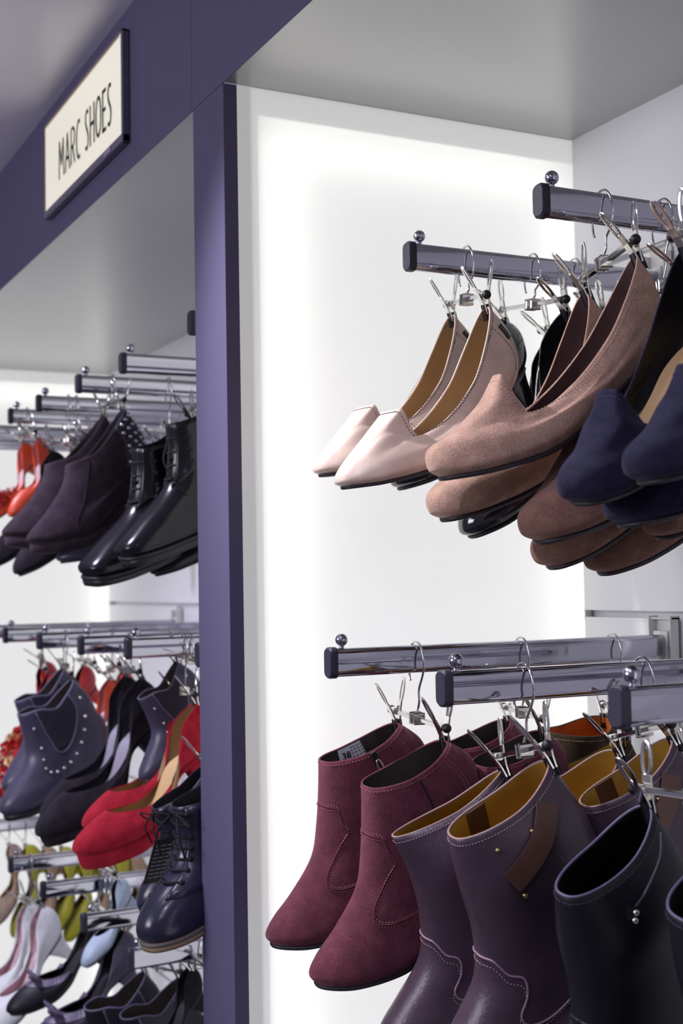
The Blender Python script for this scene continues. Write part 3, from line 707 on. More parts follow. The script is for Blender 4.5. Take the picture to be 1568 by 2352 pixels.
def mk_mid(T, label, group, c, lin, th=None, straps=True, edge=None, slit=False, wid=1.0, **k):
    t = new_shoe('mid_calf_boot', T, label, 'boot', group); S = Shoe(prof_mid(wid, **k), nv=5, thick=.003)
    S.upper(M[c], t); S.lining(M[lin], t); S.insole(M['black_insole'], t, 2, .003)
    S.sole(M['outsole'], t, .005, .002, taper=.1); S.heel(M['outsole'], t, -.026, .76, (.9, .9), 0)
    if edge: S.topline_tube(M[edge], t, .0013, 'collar_edge')
    th = th or M['thread_pale']
    S.stitches([[(i/24+.0001, .975) for i in range(25)]], th, t, .0018, .0014)
    for sg in (1, -1):
        q = lambda u: u if sg > 0 else 1-u
        vamp = [(0, .665), (.06, .655), (.09, .63), (.12, .59), (.16, .555), (.175, .50), (.17, .45), (.19, .40), (.23, .375), (.28, .385), (.33, .42), (.40, .46)]
        S.seam([(q(u), v) for u, v in vamp], M[c+'_edge'] if c+'_edge' in M else M[c], t, .0011, 5, .0004)
        S.stitches([[(q(u), v-.022) for u, v in vamp], ], th, t, .0018, .0016, n=8)
    if straps:
        S.strip([(.165, .85), (.22, .875), (.28, .91), (.33, .955)], .022, M['brown_strap'], t, 'strap', .003)
        S.strip([(.835, .85), (.78, .875), (.72, .91), (.67, .955)], .022, M['brown_strap'], t, 'strap', .003)
        for uv in ((.165, .935), (.185, .80), (.26, .93)):
            bm = bmesh.new(); ball(bm, S.P(uv[0], uv[1], .0012), .0026, 12); link('rivet', bm, M['brass'], t, True)
        S.strip([(.80, .80), (.80, .90), (.80, .999)], .022, M['brown_strap'], t, 'pull_tab', -.0042)
    if slit:
        bm = bmesh.new(); p0 = S.P(.26, .97, .002)
        tube(bm, smooth_path([p0+Vector((.004, .03, .02)), p0+Vector((.012, .015, .006)), p0+Vector((.012, -.008, -.012)), p0+Vector((.010, -.022, -.020))], 8), .0013, 8)
        cdd = link('cord', bm, M['capplast'], t, True)
        for dz in (0, .006):
            bm = bmesh.new(); ball(bm, p0+Vector((.011, -.024-dz*.5, -.024-dz)), .0028, 12); link('bead', bm, M['nickel'], cdd, True)
    return t
def mk_chelsea(T, label, group, c, studs=True):
    t = new_shoe('chelsea_boot', T, label, 'boot', group); S = Shoe(prof_chelsea(), nv=5, thick=.0022)
    S.upper(M[c], t); S.lining(M['grey_lining'], t); S.insole(M['black_insole'], t, 2, .003)
    S.sole(M['rubber_sole'], t, .010, .003); S.heel(M['rubber_sole'], t, -.030, .74, (.95, .95), 0, off=.02)
    S.topline_tube(M['grey_edge'], t, .0014)
    for sg in (1, -1):
        q = lambda u: u if sg > 0 else 1-u
        S.patch(q(.15), q(.34), lambda a: .985-.40*math.sin(PI*a)**.6, lambda a: .998, M['elastic'], t, 'elastic_gore', .0009, 20, 12)
        S.seam([(q(.15+.19*a), .985-.40*math.sin(PI*a)**.6) for a in [k/16 for k in range(17)]], M['grey_edge'], t, .0012, 3, .0008)
        for k in range(13 if studs else 0):
            a = k/12; u = .115+.26*a; v = .90-.42*math.sin(PI*a)**.7-.03
            S.studs([(q(u), v)], M['nickel'], t, .0034)
    return t
def mk_wedge(T, label, group, c, studs=False):
    t = new_shoe('platform_bootie', T, label, 'boot', group); S = Shoe(prof_wedge(), nv=5, thick=.002)
    S.upper(M[c], t); S.lining(M['grey_lining'], t); S.insole(M['black_insole'], t, 2, .003)
    S.sole(M[c], t, .018, .0022, name='platform', taper=.3)
    S.heel(M[c], t, -.032, .60, (.75, .62), .012, off=.02)
    S.seam([(.17, .98), (.175, .8), (.185, .6), (.19, .4), (.20, .2)], M[c], t, .0009); S.seam([(.83, .98), (.825, .8), (.815, .6), (.81, .4), (.80, .2)], M[c], t, .0009)
    if studs:
        S.patch(.33, .67, .58, .995, M['elastic'], t, 'heel_panel', .0009, 20, 8)
        for r_ in range(6):
            for k in range(9):
                u = .345+.31*(k+.5*(r_ % 2))/8.5
                S.studs([(u, .64+.06*r_)], M['chrome'], t, .0037)
    return t
def laces(S, par, rows, m, r=.0011, bow=True, hw=.075, tail=None):
    for k, v in enumerate(rows):
        a, b_ = S.P(1-hw+.004*k, v, .002), S.P(hw-.004*k, v-.012, .002); mid = S.P(0, v+.004, .0035)
        bm = bmesh.new(); tube(bm, smooth_path([a, mid, b_], 6), r, 6); link('lace', bm, m, par, True)
        for p in (a, b_): bm = bmesh.new(); ball(bm, p, r*1.9, 8); link('eyelet', bm, m, par, True)
    if tail:
        p = S.P(0, rows[-1], .004); bm = bmesh.new(); tube(bm, smooth_path([p]+[p+Vector(q) for q in tail], 8), r*.8, 6); link('lace_end', bm, m, par, True)
def mk_oxford(T, label, group, c, tail=None):
    t = new_shoe('lace_up_shoe', T, label, 'shoe', group); S = Shoe(prof_oxford(), nv=6, thick=.0022)
    S.upper(M[c], t); S.lining(M['black_lining'], t); S.insole(M['black_insole'], t, 2, .003)
    S.sole(M['rubber_sole'], t, .004, .0042, name='welt'); S.sole(M['rubber_sole'], t, .010, .0032, z_off=-.004); S.heel(M['rubber_sole'], t, -.040, .74, (1, 1), 0, off=.02)
    S.patch(.055, .33, lambda a: .66+.08*a, lambda a: .995, M[c], t, 'quarter', .0014, 24, 10)
    S.patch(.945, .67, lambda a: .66+.08*a, lambda a: .995, M[c], t, 'quarter', .0014, 24, 10)
    S.patch(-.035, .035, .80, .999, M[c], t, 'tongue', .0006, 8, 8)
    S.stitches([[(.055, .67), (.12, .675), (.2, .71), (.33, .745)], [(.945, .67), (.88, .675), (.8, .71), (.67, .745)]], M['thread_dark'], t)
    laces(S, t, (.70, .77, .84, .91), M['black_lace'], hw=.14, tail=tail, r=.0017)
    return t
def mk_lace(T, label, group, c, tg=False, sole='outsole_tan'):
    t = new_shoe('lace_up_boot', T, label, 'boot', group); S = Shoe(prof_lace(), nv=5, thick=.0024)
    S.upper(M[c], t); S.lining(M['black_lining'], t); S.insole(M['black_insole'], t, 2, .003)
    S.sole(M['outsole_grey'], t, .005, .0045, name='welt'); S.sole(M[sole], t, .008, .0035, z_off=-.005); S.heel(M[sole], t, -.036, .74, (1, 1), 0, off=.02)
    S.patch(.06, .34, lambda a: .52-.1*a, lambda a: .995, M[c], t, 'quarter', .0014, 24, 10)
    S.patch(.94, .66, lambda a: .52-.1*a, lambda a: .995, M[c], t, 'quarter', .0014, 24, 10)
    laces(S, t, (.60, .66, .72, .78, .84, .90, .96), M['black_lace'], r=.0024, hw=.095)
    bm = bmesh.new()
    for sg in (1, -1):
        p = S.P(.02*sg, .95, .006)
        tube(bm, smooth_path([p, p+Vector((sg*.02, -.012, .008)), p+Vector((sg*.038, -.006, -.010)), p+Vector((sg*.018, .0, -.012)), p], 6), .0017, 6)
        tube(bm, smooth_path([p, p+Vector((sg*.018, -.018, -.02)), p+Vector((sg*.022, -.02, -.055))], 6), .0017, 6)
    link('lace_bow', bm, M['black_lace'], t, True)
    return t
def trim_fringe(S, t, c):
    rnd = random.Random(5); bm = bmesh.new()
    for k_ in range(420):
        u = rnd.uniform(-.17, .17); v = rnd.uniform(.45, 1.0); p = S.P(u, v, .001); n_ = S.Nn(u, v)
        q = p+n_*rnd.uniform(.008, .020)+Vector((rnd.uniform(-.008, .008), rnd.uniform(-.010, .006), rnd.uniform(-.008, .008)))
        tube(bm, [p, (p+q)/2+Vector((0, 0, .002)), q], .0011, 4)
    link('fringe', bm, M[c], t, True)['kind'] = 'stuff'
def trim_ruffle(S, t, c):
    for j in range(8):
        v = .18+.11*j; pts = []
        V = []; F = []; n = 60
        for i in range(n+1):
            u = -.24+.48*i/n; h = .010+.005*math.sin(i*.9+j*2)
            p = S.P(u, min(v, 1), .0005); q = S.P(u, min(1, v+.05*math.sin(i*.7+j)), h)
            V += [tuple(p), tuple(q), tuple(q+Vector((0, 0, .0012))), tuple(p+Vector((0, 0, .0012)))]
        for i in range(n):
            for k in range(4): F.append((i*4+k, i*4+(k+1) % 4, (i+1)*4+(k+1) % 4, (i+1)*4+k))
        from_arr('ruffle', V, F, M[c if j % 3 else 'gold_leather'], t)

M['beige'] = leather('beige_leather', (216, 194, 180), .36, .12)
M['beige_edge'] = mat('beige_edge', (238, 216, 210), .5)
M['beige_heel'] = mat('dark_heel_wrap', (92, 72, 66), .5)
M['tan_lining'] = mat('tan_lining', (160, 132, 92), .7, var=.05, vscale=30)
M['canvas_insole'] = mat('canvas_insole', (196, 170, 152), .85, bump=.8, bscale=1400)
M['taupe_suede'] = suede('taupe_suede', (172, 140, 124))
M['brown_suede'] = suede('brown_suede', (118, 88, 78))
M['taupe_lining'] = mat('taupe_lining', (98, 76, 74), .6, var=.06)
M['dark_insole'] = mat('dark_insole', (80, 62, 62), .55)
M['thread_taupe_suede'] = mat('taupe_thread', (196, 166, 150), .7)
M['navy_suede'] = suede('navy_suede', (30, 29, 50), .5)
M['thread_navy_suede'] = mat('navy_thread', (70, 66, 110), .7)
M['tan_insole'] = mat('tan_leather_insole', (222, 186, 134), .45, var=.04, bump=.1, bscale=200)
M['black_patent'] = patent('black_patent', (16, 16, 26))
M['black_lining'] = mat('black_lining', (26, 24, 30), .55)
M['black_insole'] = mat('black_insole', (38, 35, 42), .6)
M['grey_lining'] = leather('grey_lining_leather', (70, 64, 62), .35)
M['maroon_suede'] = suede('maroon_suede', (98, 52, 64), .7)
M['thread_maroon'] = mat('rose_thread', (196, 120, 128), .6)
M['paper'] = mat('white_paper', (230, 230, 234), .6)
M['purple_leather'] = leather('aubergine_leather', (70, 54, 68), .33, .5)
M['purple_leather_edge'] = mat('pale_cut_edge', (150, 118, 142), .5)
M['mustard_lining'] = mat('mustard_lining', (190, 150, 62), .6, var=.05)
M['skived_edge'] = mat('pale_collar_edge', (158, 128, 122), .6)
M['brown_strap'] = leather('brown_strap', (88, 58, 48), .45)
M['brass'] = mat('worn_brass', (190, 172, 120), .3, 1)
M['black_leather'] = leather('black_leather', (15, 14, 24), .45, .25, spec=.35)
M['black_edge'] = mat('slate_edge', (84, 80, 110), .45)
M['orange_fur'] = suede('rust_suede_lining', (186, 98, 40))
M['olive_suede'] = suede('dark_olive_suede', (54, 44, 30))
M['black_suede'] = suede('black_suede', (34, 30, 38), .35)
M['plum_suede'] = suede('dark_plum_suede', (56, 46, 56), .5)
M['black_box'] = leather('black_box_leather', (17, 17, 25), .22, .08, coat=.05, spec=.4)
M['black_lace'] = mat('black_lace', (22, 21, 28), .8)
M['rubber_sole'] = mat('black_rubber_sole', (30, 29, 38), .45)
M['slate_leather'] = leather('slate_leather', (66, 62, 84), .34, .25)
M['elastic'] = mat('black_elastic', (36, 34, 50), .7, bump=.6, bscale=700)
M['grey_edge'] = mat('grey_edge_binding', (112, 106, 134), .5)
M['red_suede'] = suede('red_suede', (168, 34, 52), .5)
M['grey_insole'] = mat('silver_grey_insole', (150, 146, 160), .5)
M['navy_leather'] = leather('navy_leather', (38, 38, 62), .26, .15, coat=.15)
M['mint_leather'] = leather('mint_leather', (240, 246, 248), .35, .1)
M['spot_insole'] = mat('patterned_insole', (220, 190, 196), .6, var=.3, vscale=60)
M['red_gloss'] = leather('red_gloss', (190, 34, 34), .18, .1, coat=.4)
M['orange_leather'] = leather('orange_leather', (240, 84, 44), .4, .1)
M['sandal_sole'] = mat('pink_sole', (196, 120, 120), .5)
M['pale_insole'] = mat('pale_insole', (214, 190, 190), .5)
M['gold_leather'] = leather('gold_leather', (214, 178, 130), .25, .1)
M['yellow_leather'] = leather('yellow_green_leather', (176, 172, 40), .45, .1)
M['tan_leather'] = leather('tan_leather', (170, 142, 112), .45, .1)
M['taupe_pale'] = suede('pale_taupe_suede', (176, 152, 136))
M['bow_leather'] = leather('slate_bow_leather', (92, 82, 108), .4, .1)
M['blue_pale'] = leather('pale_blue_leather', (176, 194, 214), .35, .1)
M['card'] = mat('black_card', (14, 14, 20), .5)
M['card_ink'] = mat('pale_card_ink', (130, 130, 142), .6)

# ------------------------------------------------------------ clip hangers
def clip(par, P, d, n, b_, tip=True, knob=0):
    """sprung clip: P pivot, d jaw direction, n opening direction, b_ bar direction"""
    bm = bmesh.new()
    for sg in (1, -1):
        side = n*sg
        pts = [P+d*.020+side*.0016, P+d*.010+side*.0026, P+side*.0050, P-d*.009+side*.0078]
        wd = .0038
        for a, c in zip(pts, pts[1:]):
            ax = (c-a).normalized(); obox(bm, (a+c)/2, b_, ax.cross(b_).normalized(), ax, wd*2.5, .0020, (c-a).length+.0008, .0003)
        # oval finger loop
        c0 = P-d*.0205+side*.0122; ax = (-d*.94+side*.34).normalized()
        lp = [c0+ax*(.0140*math.cos(a))+b_*(.0044*math.sin(a)) for a in [2*PI*k/22 for k in range(22)]]
        tube(bm, lp, .0023, 8, True, (ax.cross(b_).normalized(), .5))
    # spring and pin
    tube(bm, [P-b_*.0052, P+b_*.0052], .0040, 14)
    tube(bm, [P-b_*.0062, P+b_*.0062], .0018, 10)
    c_ = link('clip', bm, M['nickel'], par, False)
    if tip:
        bm = bmesh.new()
        for sg in (1, -1): obox(bm, P+d*.0185+n*sg*.0024, b_, n, d, .0078, .0026, .0160, .0008)
        link('rubber_grip', bm, M['rubber'], c_)
    return c_
def hanger(Xr, zt, A, B, phi, label, group, dz=.013, sway=0, yr=None, knobs=(1, 1), one=False):
    """hangs over the arm at Xr; A and B are the tops of the two shoes it grips (world)"""
    A = Vector(A); B = Vector(B)
    d = Vector((0, math.sin(phi)*.8, -math.cos(phi))).normalized(); n = Vector((0, math.cos(phi), math.sin(phi)*.8)).normalized()
    PA = A-d*dz; PB = B-d*dz
    b_ = (PB-PA).normalized(); k = (Xr+sway-PA.x)/(PB.x-PA.x); k = min(.9, max(.1, k)); mid = PA+(PB-PA)*k
    y = mid.y if yr is None else yr
    root = Vector((Xr, y, zt))
    t = tag(empty('clip_hanger', root), label, 'hanger', group)
    q = lambda v: Vector(v)-root
    n = (n-b_*n.dot(b_)).normalized(); d = (d-b_*d.dot(b_)-n*d.dot(n)).normalized()
    bm = bmesh.new(); e = .010
    a0, a1 = q(PA-b_*e), q(PB+b_*e); ax = (a1-a0).normalized(); up_ = ax.cross(Vector((0, 1, 0))).normalized(); sd = ax.cross(up_).normalized()
    obox(bm, (a0+a1)/2, ax, sd, up_, (a1-a0).length, .0044, .0044, .0006); link('bar', bm, M['wire'], t)
    for p, kn in ((a0, knobs[0]), (a1, knobs[1])):
        if kn: bm = bmesh.new(); ball(bm, p, .0050, 16); link('end_knob', bm, M['rubber'], t, True)
    m_ = q(mid); bm = bmesh.new()
    for s_ in (-1, 1): obox(bm, m_+ax*s_*.0048, ax, sd, up_, .0042, .0092, .0096, .0016)
    obox(bm, m_+up_*.004, ax, sd, up_, .008, .0055, .0040, .001)
    link('slider', bm, M['nickel'], t)
    # hook: over the tube, back down its far side, S neck to the slider
    x = .0125
    s = 1
    top = m_+up_*.006
    neck = [(-x*1.15, 0, -.034), (-x*1.25, 0, -.020), (-x*1.05, 0, -.006), (-x*.35, 0, .0022), (x*.5, 0, .0020), (x*1.15, 0, -.008), (x*1.35, 0, -.022), (x*1.0, 0, -.034)]
    pts = [Vector(p) for p in neck]; e2 = pts[-1]
    pts += [e2.lerp(top, .35)+Vector((-.0030, 0, 0)), e2.lerp(top, .7)+Vector((.0010, 0, 0)), top]
    ln = Vector((-x*1.3+.004, 0.0, -.039)); pts = [ln]+pts
    bm = bmesh.new(); tube(bm, smooth_path(pts, 6), .00125, 8); link('hook', bm, M['wire'], t, True)
    clip(t, q(PA), d, n, b_)
    clip(t, q(PB), d, n, b_)
    return t

# pose of every shoe: toe location, rotation, size, where the clip holds it
T = {
'S1': ((-1.2883, 0.0565, 1.6219), (0.327, 0.003, 0.04), 0.98, (-1.295, 0.2396, 1.8081)),
'S2': ((-1.171, 0.0237, 1.5993), (0.344, 0.011, 0.006), 0.988, (-1.17, 0.2052, 1.7902)),
'B1': ((-1.3027, 0.162, 1.6106), (0.531, 0.004, -0.012), 1.003, (-1.3, 0.3153, 1.8088)),
'B2': ((-1.1841, 0.1788, 1.5506), (0.69, 0.017, -0.037), 1.118, (-1.175, 0.3125, 1.7959)),
'B3': ((-1.2973, 0.2785, 1.5874), (0.723, -0.007, 0.014), 0.913, (-1.3, 0.3811, 1.7912)),
'B4': ((-1.1744, 0.2377, 1.5845), (0.621, -0.001, 0.003), 0.961, (-1.175, 0.367, 1.787)),
'S5': ((-0.9837, 0.0213, 1.5989), (0.345, 0.046, -0.204), 0.956, (-0.935, 0.2123, 1.7914)),
'S6': ((-1.0563, 0.068, 1.5659), (0.459, 0.002, -0.005), 0.982, (-1.055, 0.2465, 1.7857)),
'S7': ((-0.9416, 0.093, 1.541), (0.486, 0.008, -0.026), 1.031, (-0.935, 0.274, 1.7763)),
'S8': ((-1.058, 0.1888, 1.5181), (0.621, 0.005, -0.012), 1.012, (-1.055, 0.3337, 1.7712)),
'S9': ((-1.0601, 0.2529, 1.5123), (0.558, 0.007, -0.02), 1.025, (-1.055, 0.4154, 1.7588)),
'S10': ((-0.9296, 0.2199, 1.5431), (0.531, -0.008, 0.024), 0.918, (-0.935, 0.3714, 1.7599)),
'N1': ((-0.8187, 0.0483, 1.564), (0.567, 0.071, 0.229), 0.86, (-0.835, 0.1829, 1.7716)),
'N2': ((-0.7276, 0.0339, 1.5739), (0.479, 0.052, -0.018), 0.842, (-0.715, 0.1828, 1.7649)),
'N3': ((-0.8363, 0.1022, 1.551), (0.425, 0.002, -0.005), 0.979, (-0.835, 0.2876, 1.7638)),
'N4': ((-0.7196, 0.0989, 1.5446), (0.409, 0.005, -0.018), 0.998, (-0.715, 0.2912, 1.7583)),
'M1': ((-1.305, -0.0008, 1.1264), (0.199, 0.013, -0.014), 0.979, (-1.3, 0.1583, 1.3424)),
'M2': ((-1.1903, -0.0043, 1.115), (0.248, 0.064, -0.029), 0.973, (-1.172, 0.1428, 1.3366)),
'M3': ((-1.297, 0.151, 1.1493), (0.145, 0.038, 0.065), 0.889, (-1.3, 0.3062, 1.3372)),
'M4': ((-1.1837, 0.1174, 1.149), (0.178, 0.107, 0.058), 0.876, (-1.172, 0.2648, 1.3381)),
'P1': ((-1.1411, 0.0429, 1.0534), (0.341, 0.163, -0.206), 0.879, (-1.075, 0.1476, 1.3169)),
'P2': ((-1.001, 0.0219, 1.0638), (0.401, 0.148, -0.102), 0.918, (-0.95, 0.1122, 1.3422)),
'P3': ((-1.1348, 0.1916, 1.0611), (0.372, 0.189, -0.096), 0.886, (-1.075, 0.2859, 1.3255)),
'P4': ((-0.9834, 0.162, 1.084), (0.394, 0.043, -0.243), 0.877, (-0.95, 0.2492, 1.3521)),
'K1': ((-0.8574, 0.0271, 1.044), (0.401, 0.135, 0.157), 0.905, (-0.835, 0.1255, 1.3191)),
'K2': ((-0.7493, 0.0464, 1.0517), (0.395, 0.145, 0.052), 0.889, (-0.715, 0.1419, 1.3209)),
'F1': ((-1.2329, 0.2384, 1.1254), (-0.086, 0.101, 0.406), 0.929, (-1.3, 0.4472, 1.3312)),
'F2': ((-1.1774, 0.2359, 1.1002), (0.153, -0.003, -0.042), 0.81, (-1.172, 0.378, 1.3204)),
'O1': ((-1.9358, -0.016, 1.5248), (0.348, 0.069, 0.315), 1.032, (-1.98, 0.1729, 1.7635)),
'O2': ((-1.8498, 0.0107, 1.5511), (0.383, 0.051, 0.124), 1.017, (-1.86, 0.1929, 1.793)),
'W1': ((-2.2051, -0.0794, 1.5928), (0.084, -0.009, 0.046), 0.917, (-2.215, 0.0982, 1.7973)),
'W2': ((-2.0952, -0.0654, 1.5774), (0.162, -0.007, -0.011), 0.91, (-2.095, 0.0946, 1.7935)),
'X1': ((-2.215, 0.0149, 1.5469), (0.343, 0.0, 0.0), 1, (-2.215, 0.1986, 1.74)),
'X2': ((-1.98, 0.1022, 1.5196), (0.507, 0.0, 0.0), 1, (-1.98, 0.252, 1.74)),
'G1': ((-2.5923, 0.0182, 1.6409), (0.783, -0.011, 0.017), 0.657, (-2.595, 0.077, 1.7979)),
'G2': ((-2.712, 0.0038, 1.6388), (0.718, -0.01, 0.018), 0.697, (-2.715, 0.0769, 1.801)),
'G3': ((-2.4841, 0.0408, 1.5483), (0.807, -0.003, 0.004), 0.89, (-2.485, 0.1154, 1.7629)),
'Y1': ((-2.3689, -0.0232, 1.5276), (0.648, 0.007, -0.016), 1.125, (-2.365, 0.1217, 1.7685)),
'Y2': ((-2.4856, -0.0458, 1.5425), (0.677, 0.001, -0.003), 0.999, (-2.485, 0.0767, 1.7602)),
'C1': ((-2.3631, -0.0497, 1.1054), (0.363, -0.005, 0.044), 0.927, (-2.37, 0.0822, 1.332)),
'C2': ((-2.4827, -0.0186, 1.1268), (0.408, -0.011, 0.044), 0.876, (-2.49, 0.0961, 1.3463)),
'Q1': ((-2.0945, -0.0532, 1.1121), (0.477, -0.0, 0.002), 1.137, (-2.095, 0.122, 1.3478)),
'Q2': ((-2.2148, -0.0158, 1.116), (0.539, -0.0, 0.001), 1.06, (-2.215, 0.1334, 1.3453)),
'R1': ((-1.9596, -0.0157, 1.1426), (0.416, -0.001, 0.002), 0.925, (-1.96, 0.1377, 1.3265)),
'R2': ((-1.8444, -0.062, 1.1298), (0.362, 0.005, -0.018), 1.039, (-1.84, 0.1212, 1.3268)),
'L1': ((-1.6772, -0.02, 1.0767), (0.497, 0.006, -0.012), 0.697, (-1.675, 0.0718, 1.2581)),
'L2': ((-1.5111, -0.0713, 1.0868), (0.29, -0.028, 0.3), 0.814, (-1.56, 0.0689, 1.2721)),
'V1': ((-1.9609, 0.0763, 1.2012), (0.574, 0.004, -0.005), 0.671, (-1.96, 0.1353, 1.3816)),
'V2': ((-1.8407, 0.0829, 1.1488), (0.819, 0.002, -0.003), 0.892, (-1.84, 0.1495, 1.3698)),
'U1': ((-2.6497, 0.0123, 1.0902), (0.752, -0.001, 0.001), 1.005, (-2.65, 0.1096, 1.3275)),
'U2': ((-2.7703, 0.0427, 1.1318), (0.753, 0.001, -0.002), 0.902, (-2.77, 0.1299, 1.3447)),
'U3': ((-2.4896, 0.0741, 1.1446), (0.574, -0.001, 0.002), 0.825, (-2.49, 0.1872, 1.3222)),
'U4': ((-2.3705, 0.1152, 1.1851), (0.784, 0.002, -0.003), 0.664, (-2.37, 0.1745, 1.3439)),
'U5': ((-2.7701, 0.1189, 1.1428), (0.675, 0.0, -0.0), 0.834, (-2.77, 0.2146, 1.3329)),
'D1': ((-2.7298, -0.0364, 0.6451), (0.7, -0.0, 0.001), 0.978, (-2.73, 0.0827, 0.856)),
'D2': ((-2.6055, -0.0438, 0.6342), (0.734, -0.009, 0.019), 1.097, (-2.61, 0.0816, 0.875)),
'E1': ((-2.4704, -0.0168, 0.7283), (0.356, 0.0, -0.002), 0.931, (-2.47, 0.1555, 0.8849)),
'E2': ((-2.3486, -0.013, 0.6895), (0.421, -0.002, 0.006), 1.041, (-2.35, 0.1677, 0.8765)),
'H1': ((-2.2049, 0.0052, 0.6306), (0.256, -0.003, -0.003), 0.917, (-2.205, 0.159, 0.8395)),
'H2': ((-2.0894, 0.0365, 0.6507), (0.282, -0.005, -0.038), 0.881, (-2.085, 0.1789, 0.8552)),
'J1': ((-1.9641, 0.0555, 0.7597), (0.629, 0.011, -0.027), 0.707, (-1.96, 0.1495, 0.9093)),
'J2': ((-1.8439, 0.0563, 0.756), (0.688, 0.01, -0.023), 0.788, (-1.84, 0.1509, 0.9288)),
'T1': ((-2.3533, 0.0916, 0.8219), (0.801, 0.013, -0.022), 0.656, (-2.35, 0.1567, 0.9706)),
'Z1': ((-3.123, 0.0996, 0.7239), (1.001, 0.015, -0.011), 0.735, (-3.12, 0.134, 0.9042)),
'Z2': ((-3.1223, 0.1416, 0.691), (1.043, 0.01, -0.006), 0.837, (-3.12, 0.1721, 0.898)),
'Z3': ((-3.1224, 0.1841, 0.6849), (1.038, 0.011, -0.007), 0.825, (-3.12, 0.2151, 0.8887)),
'Z4': ((-3.1224, 0.2271, 0.6791), (1.047, 0.011, -0.006), 0.829, (-3.12, 0.2565, 0.8843)),
'Z5': ((-3.1221, 0.2663, 0.6642), (1.038, 0.009, -0.006), 0.85, (-3.12, 0.2984, 0.8743)),
'Z6': ((-3.1223, 0.3082, 0.6582), (1.023, 0.01, -0.007), 0.838, (-3.12, 0.343, 0.8647)),
'Z7': ((-3.1224, 0.3528, 0.662), (1.028, 0.011, -0.007), 0.825, (-3.12, 0.386, 0.8656)),
'Z8': ((-3.123, 0.3993, 0.6642), (1.042, 0.014, -0.009), 0.761, (-3.12, 0.4272, 0.8524)),
}

# ------------------------------------------------------------ arms
# (x, front end, height, label)
g_rt = 'upper display arms of the near bay'; g_rl = 'lower display arms of the near bay'
g_lt = 'upper display arms of the far bay'; g_lm = 'middle display arms of the far bay'; g_lb = 'bottom display arms of the far bay'
arm(-1.230, .143, 1.868, 'chrome arm with ball, holding the beige slip-on shoes', g_rt)
arm(-.998, .152, 1.868, 'chrome arm with ball, holding the taupe and brown loafers, highest in the photo', g_rt)
arm(-.770, .150, 1.868, 'chrome arm over the navy suede loafers, beyond the right edge', g_rt)
arm(-1.238, .043, 1.431, 'chrome arm with ball, above the maroon suede ankle boots', g_rl)
arm(-1.000, .036, 1.420, 'chrome arm with ball, above the aubergine leather boots', g_rl)
arm(-.783, .055, 1.419, 'chrome arm cut by the right edge, above the black leather boots', g_rl)
arm(-1.610, .033, 1.857, 'chrome arm of which only the end cap shows beside the dark post', g_lt)
arm(-1.920, .036, 1.853, 'highest full chrome arm in the far bay, above the black lace-up shoes', g_lt)
arm(-2.155, .033, 1.855, 'chrome arm holding the plum suede platform booties', g_lt)
arm(-2.425, .033, 1.857, 'third chrome arm below the far bay soffit, behind the booties\' arm', g_lt)
arm(-2.655, .033, 1.861, 'chrome arm holding the orange fringed shoes, fourth from the top', g_lt)
arm(-2.900, .033, 1.857, 'chrome arm cut by the left edge, fifth from the top', g_lt)
arm(-3.140, .033, 1.857, 'chrome arm cut by the left edge, lowest of the upper row', g_lt)
arm(-1.615, .040, 1.424, 'chrome arm in the middle row whose cap just shows by the post', g_lm)
arm(-1.900, .034, 1.422, 'chrome arm holding the red platform shoes', g_lm)
arm(-2.155, .034, 1.418, 'chrome arm holding the black suede court shoes with grey insoles', g_lm)
arm(-2.430, .033, 1.417, 'chrome arm holding the studded chelsea boots', g_lm)
arm(-2.710, .033, 1.419, 'chrome arm holding the red ruffled shoes', g_lm)
arm(-2.950, .033, 1.419, 'chrome arm cut by the left edge, farthest of the middle row', g_lm)
arm(-1.900, .033, .967, 'lowest chrome arm beside the post, under the navy lace-up boots', g_lb)
arm(-2.145, .033, .966, 'chrome arm just under the red platform shoes to the lower left, above black boots', g_lb)
arm(-2.412, .033, .966, 'chrome arm above the black shoe with a bow', g_lb)
arm(-2.670, .033, .965, 'chrome arm above the pale blue shoes, under the black court shoes', g_lb)
arm(-3.120, .060, .965, 'chrome arm cut by the left edge, carrying yellow and tan shoes', g_lb)

def tp(k): return T[k][:3]
def hg(X, zt, a, b_, label, group, **kw):
    so = kw.pop('solo', 0)
    if so: A_ = T[a][3]; return hanger(X, zt, A_, (A_[0]+so*(1 if A_[0] < X else -1), A_[1], A_[2]), T[a][1][0], label, group, one=True, **kw)
    ph = kw.pop('phi', (T[a][1][0]+T[b_][1][0])/2)
    return hanger(X, zt, T[a][3], T[b_][3], ph, label, group, **kw)
H = 'clip hangers on the arms'
# ------------------------------------------------------------ near bay, upper arms
gp = 'beige slip-on pair'
mk_slip(tp('S1'), 'beige leather slip-on shoe, the farther one of the pair, nearest the lit panel', gp, 'beige')
mk_slip(tp('S2'), 'beige leather slip-on shoe with a brightly lit square vamp, in front of its twin', gp, 'beige')
hg(-1.230, 1.868, 'S1', 'S2', 'chrome clip hanger gripping the beige slip-on shoes', H)
gp = 'smooth black leather court shoes'
kb = dict(h=.05)
mk_pump(tp('B1'), 'black leather court shoe whose toe shows under the beige shoes', gp, 'black_patent', **kb)
mk_pump(tp('B2'), 'black leather court shoe, lowest smooth black toe under the taupe loafers', gp, 'black_patent', **kb)
hg(-1.230, 1.868, 'B1', 'B2', 'chrome clip hanger gripping black court shoes behind the beige shoes', H)
mk_pump(tp('B3'), 'black court shoe behind the taupe loafers, its heel clipped left of them', gp, 'black_patent', **kb)
mk_pump(tp('B4'), 'black court shoe hidden mostly behind the taupe loafers', gp, 'black_patent', **kb)
hg(-1.230, 1.868, 'B3', 'B4', 'chrome clip hanger low behind the heel of the beige shoes', H)
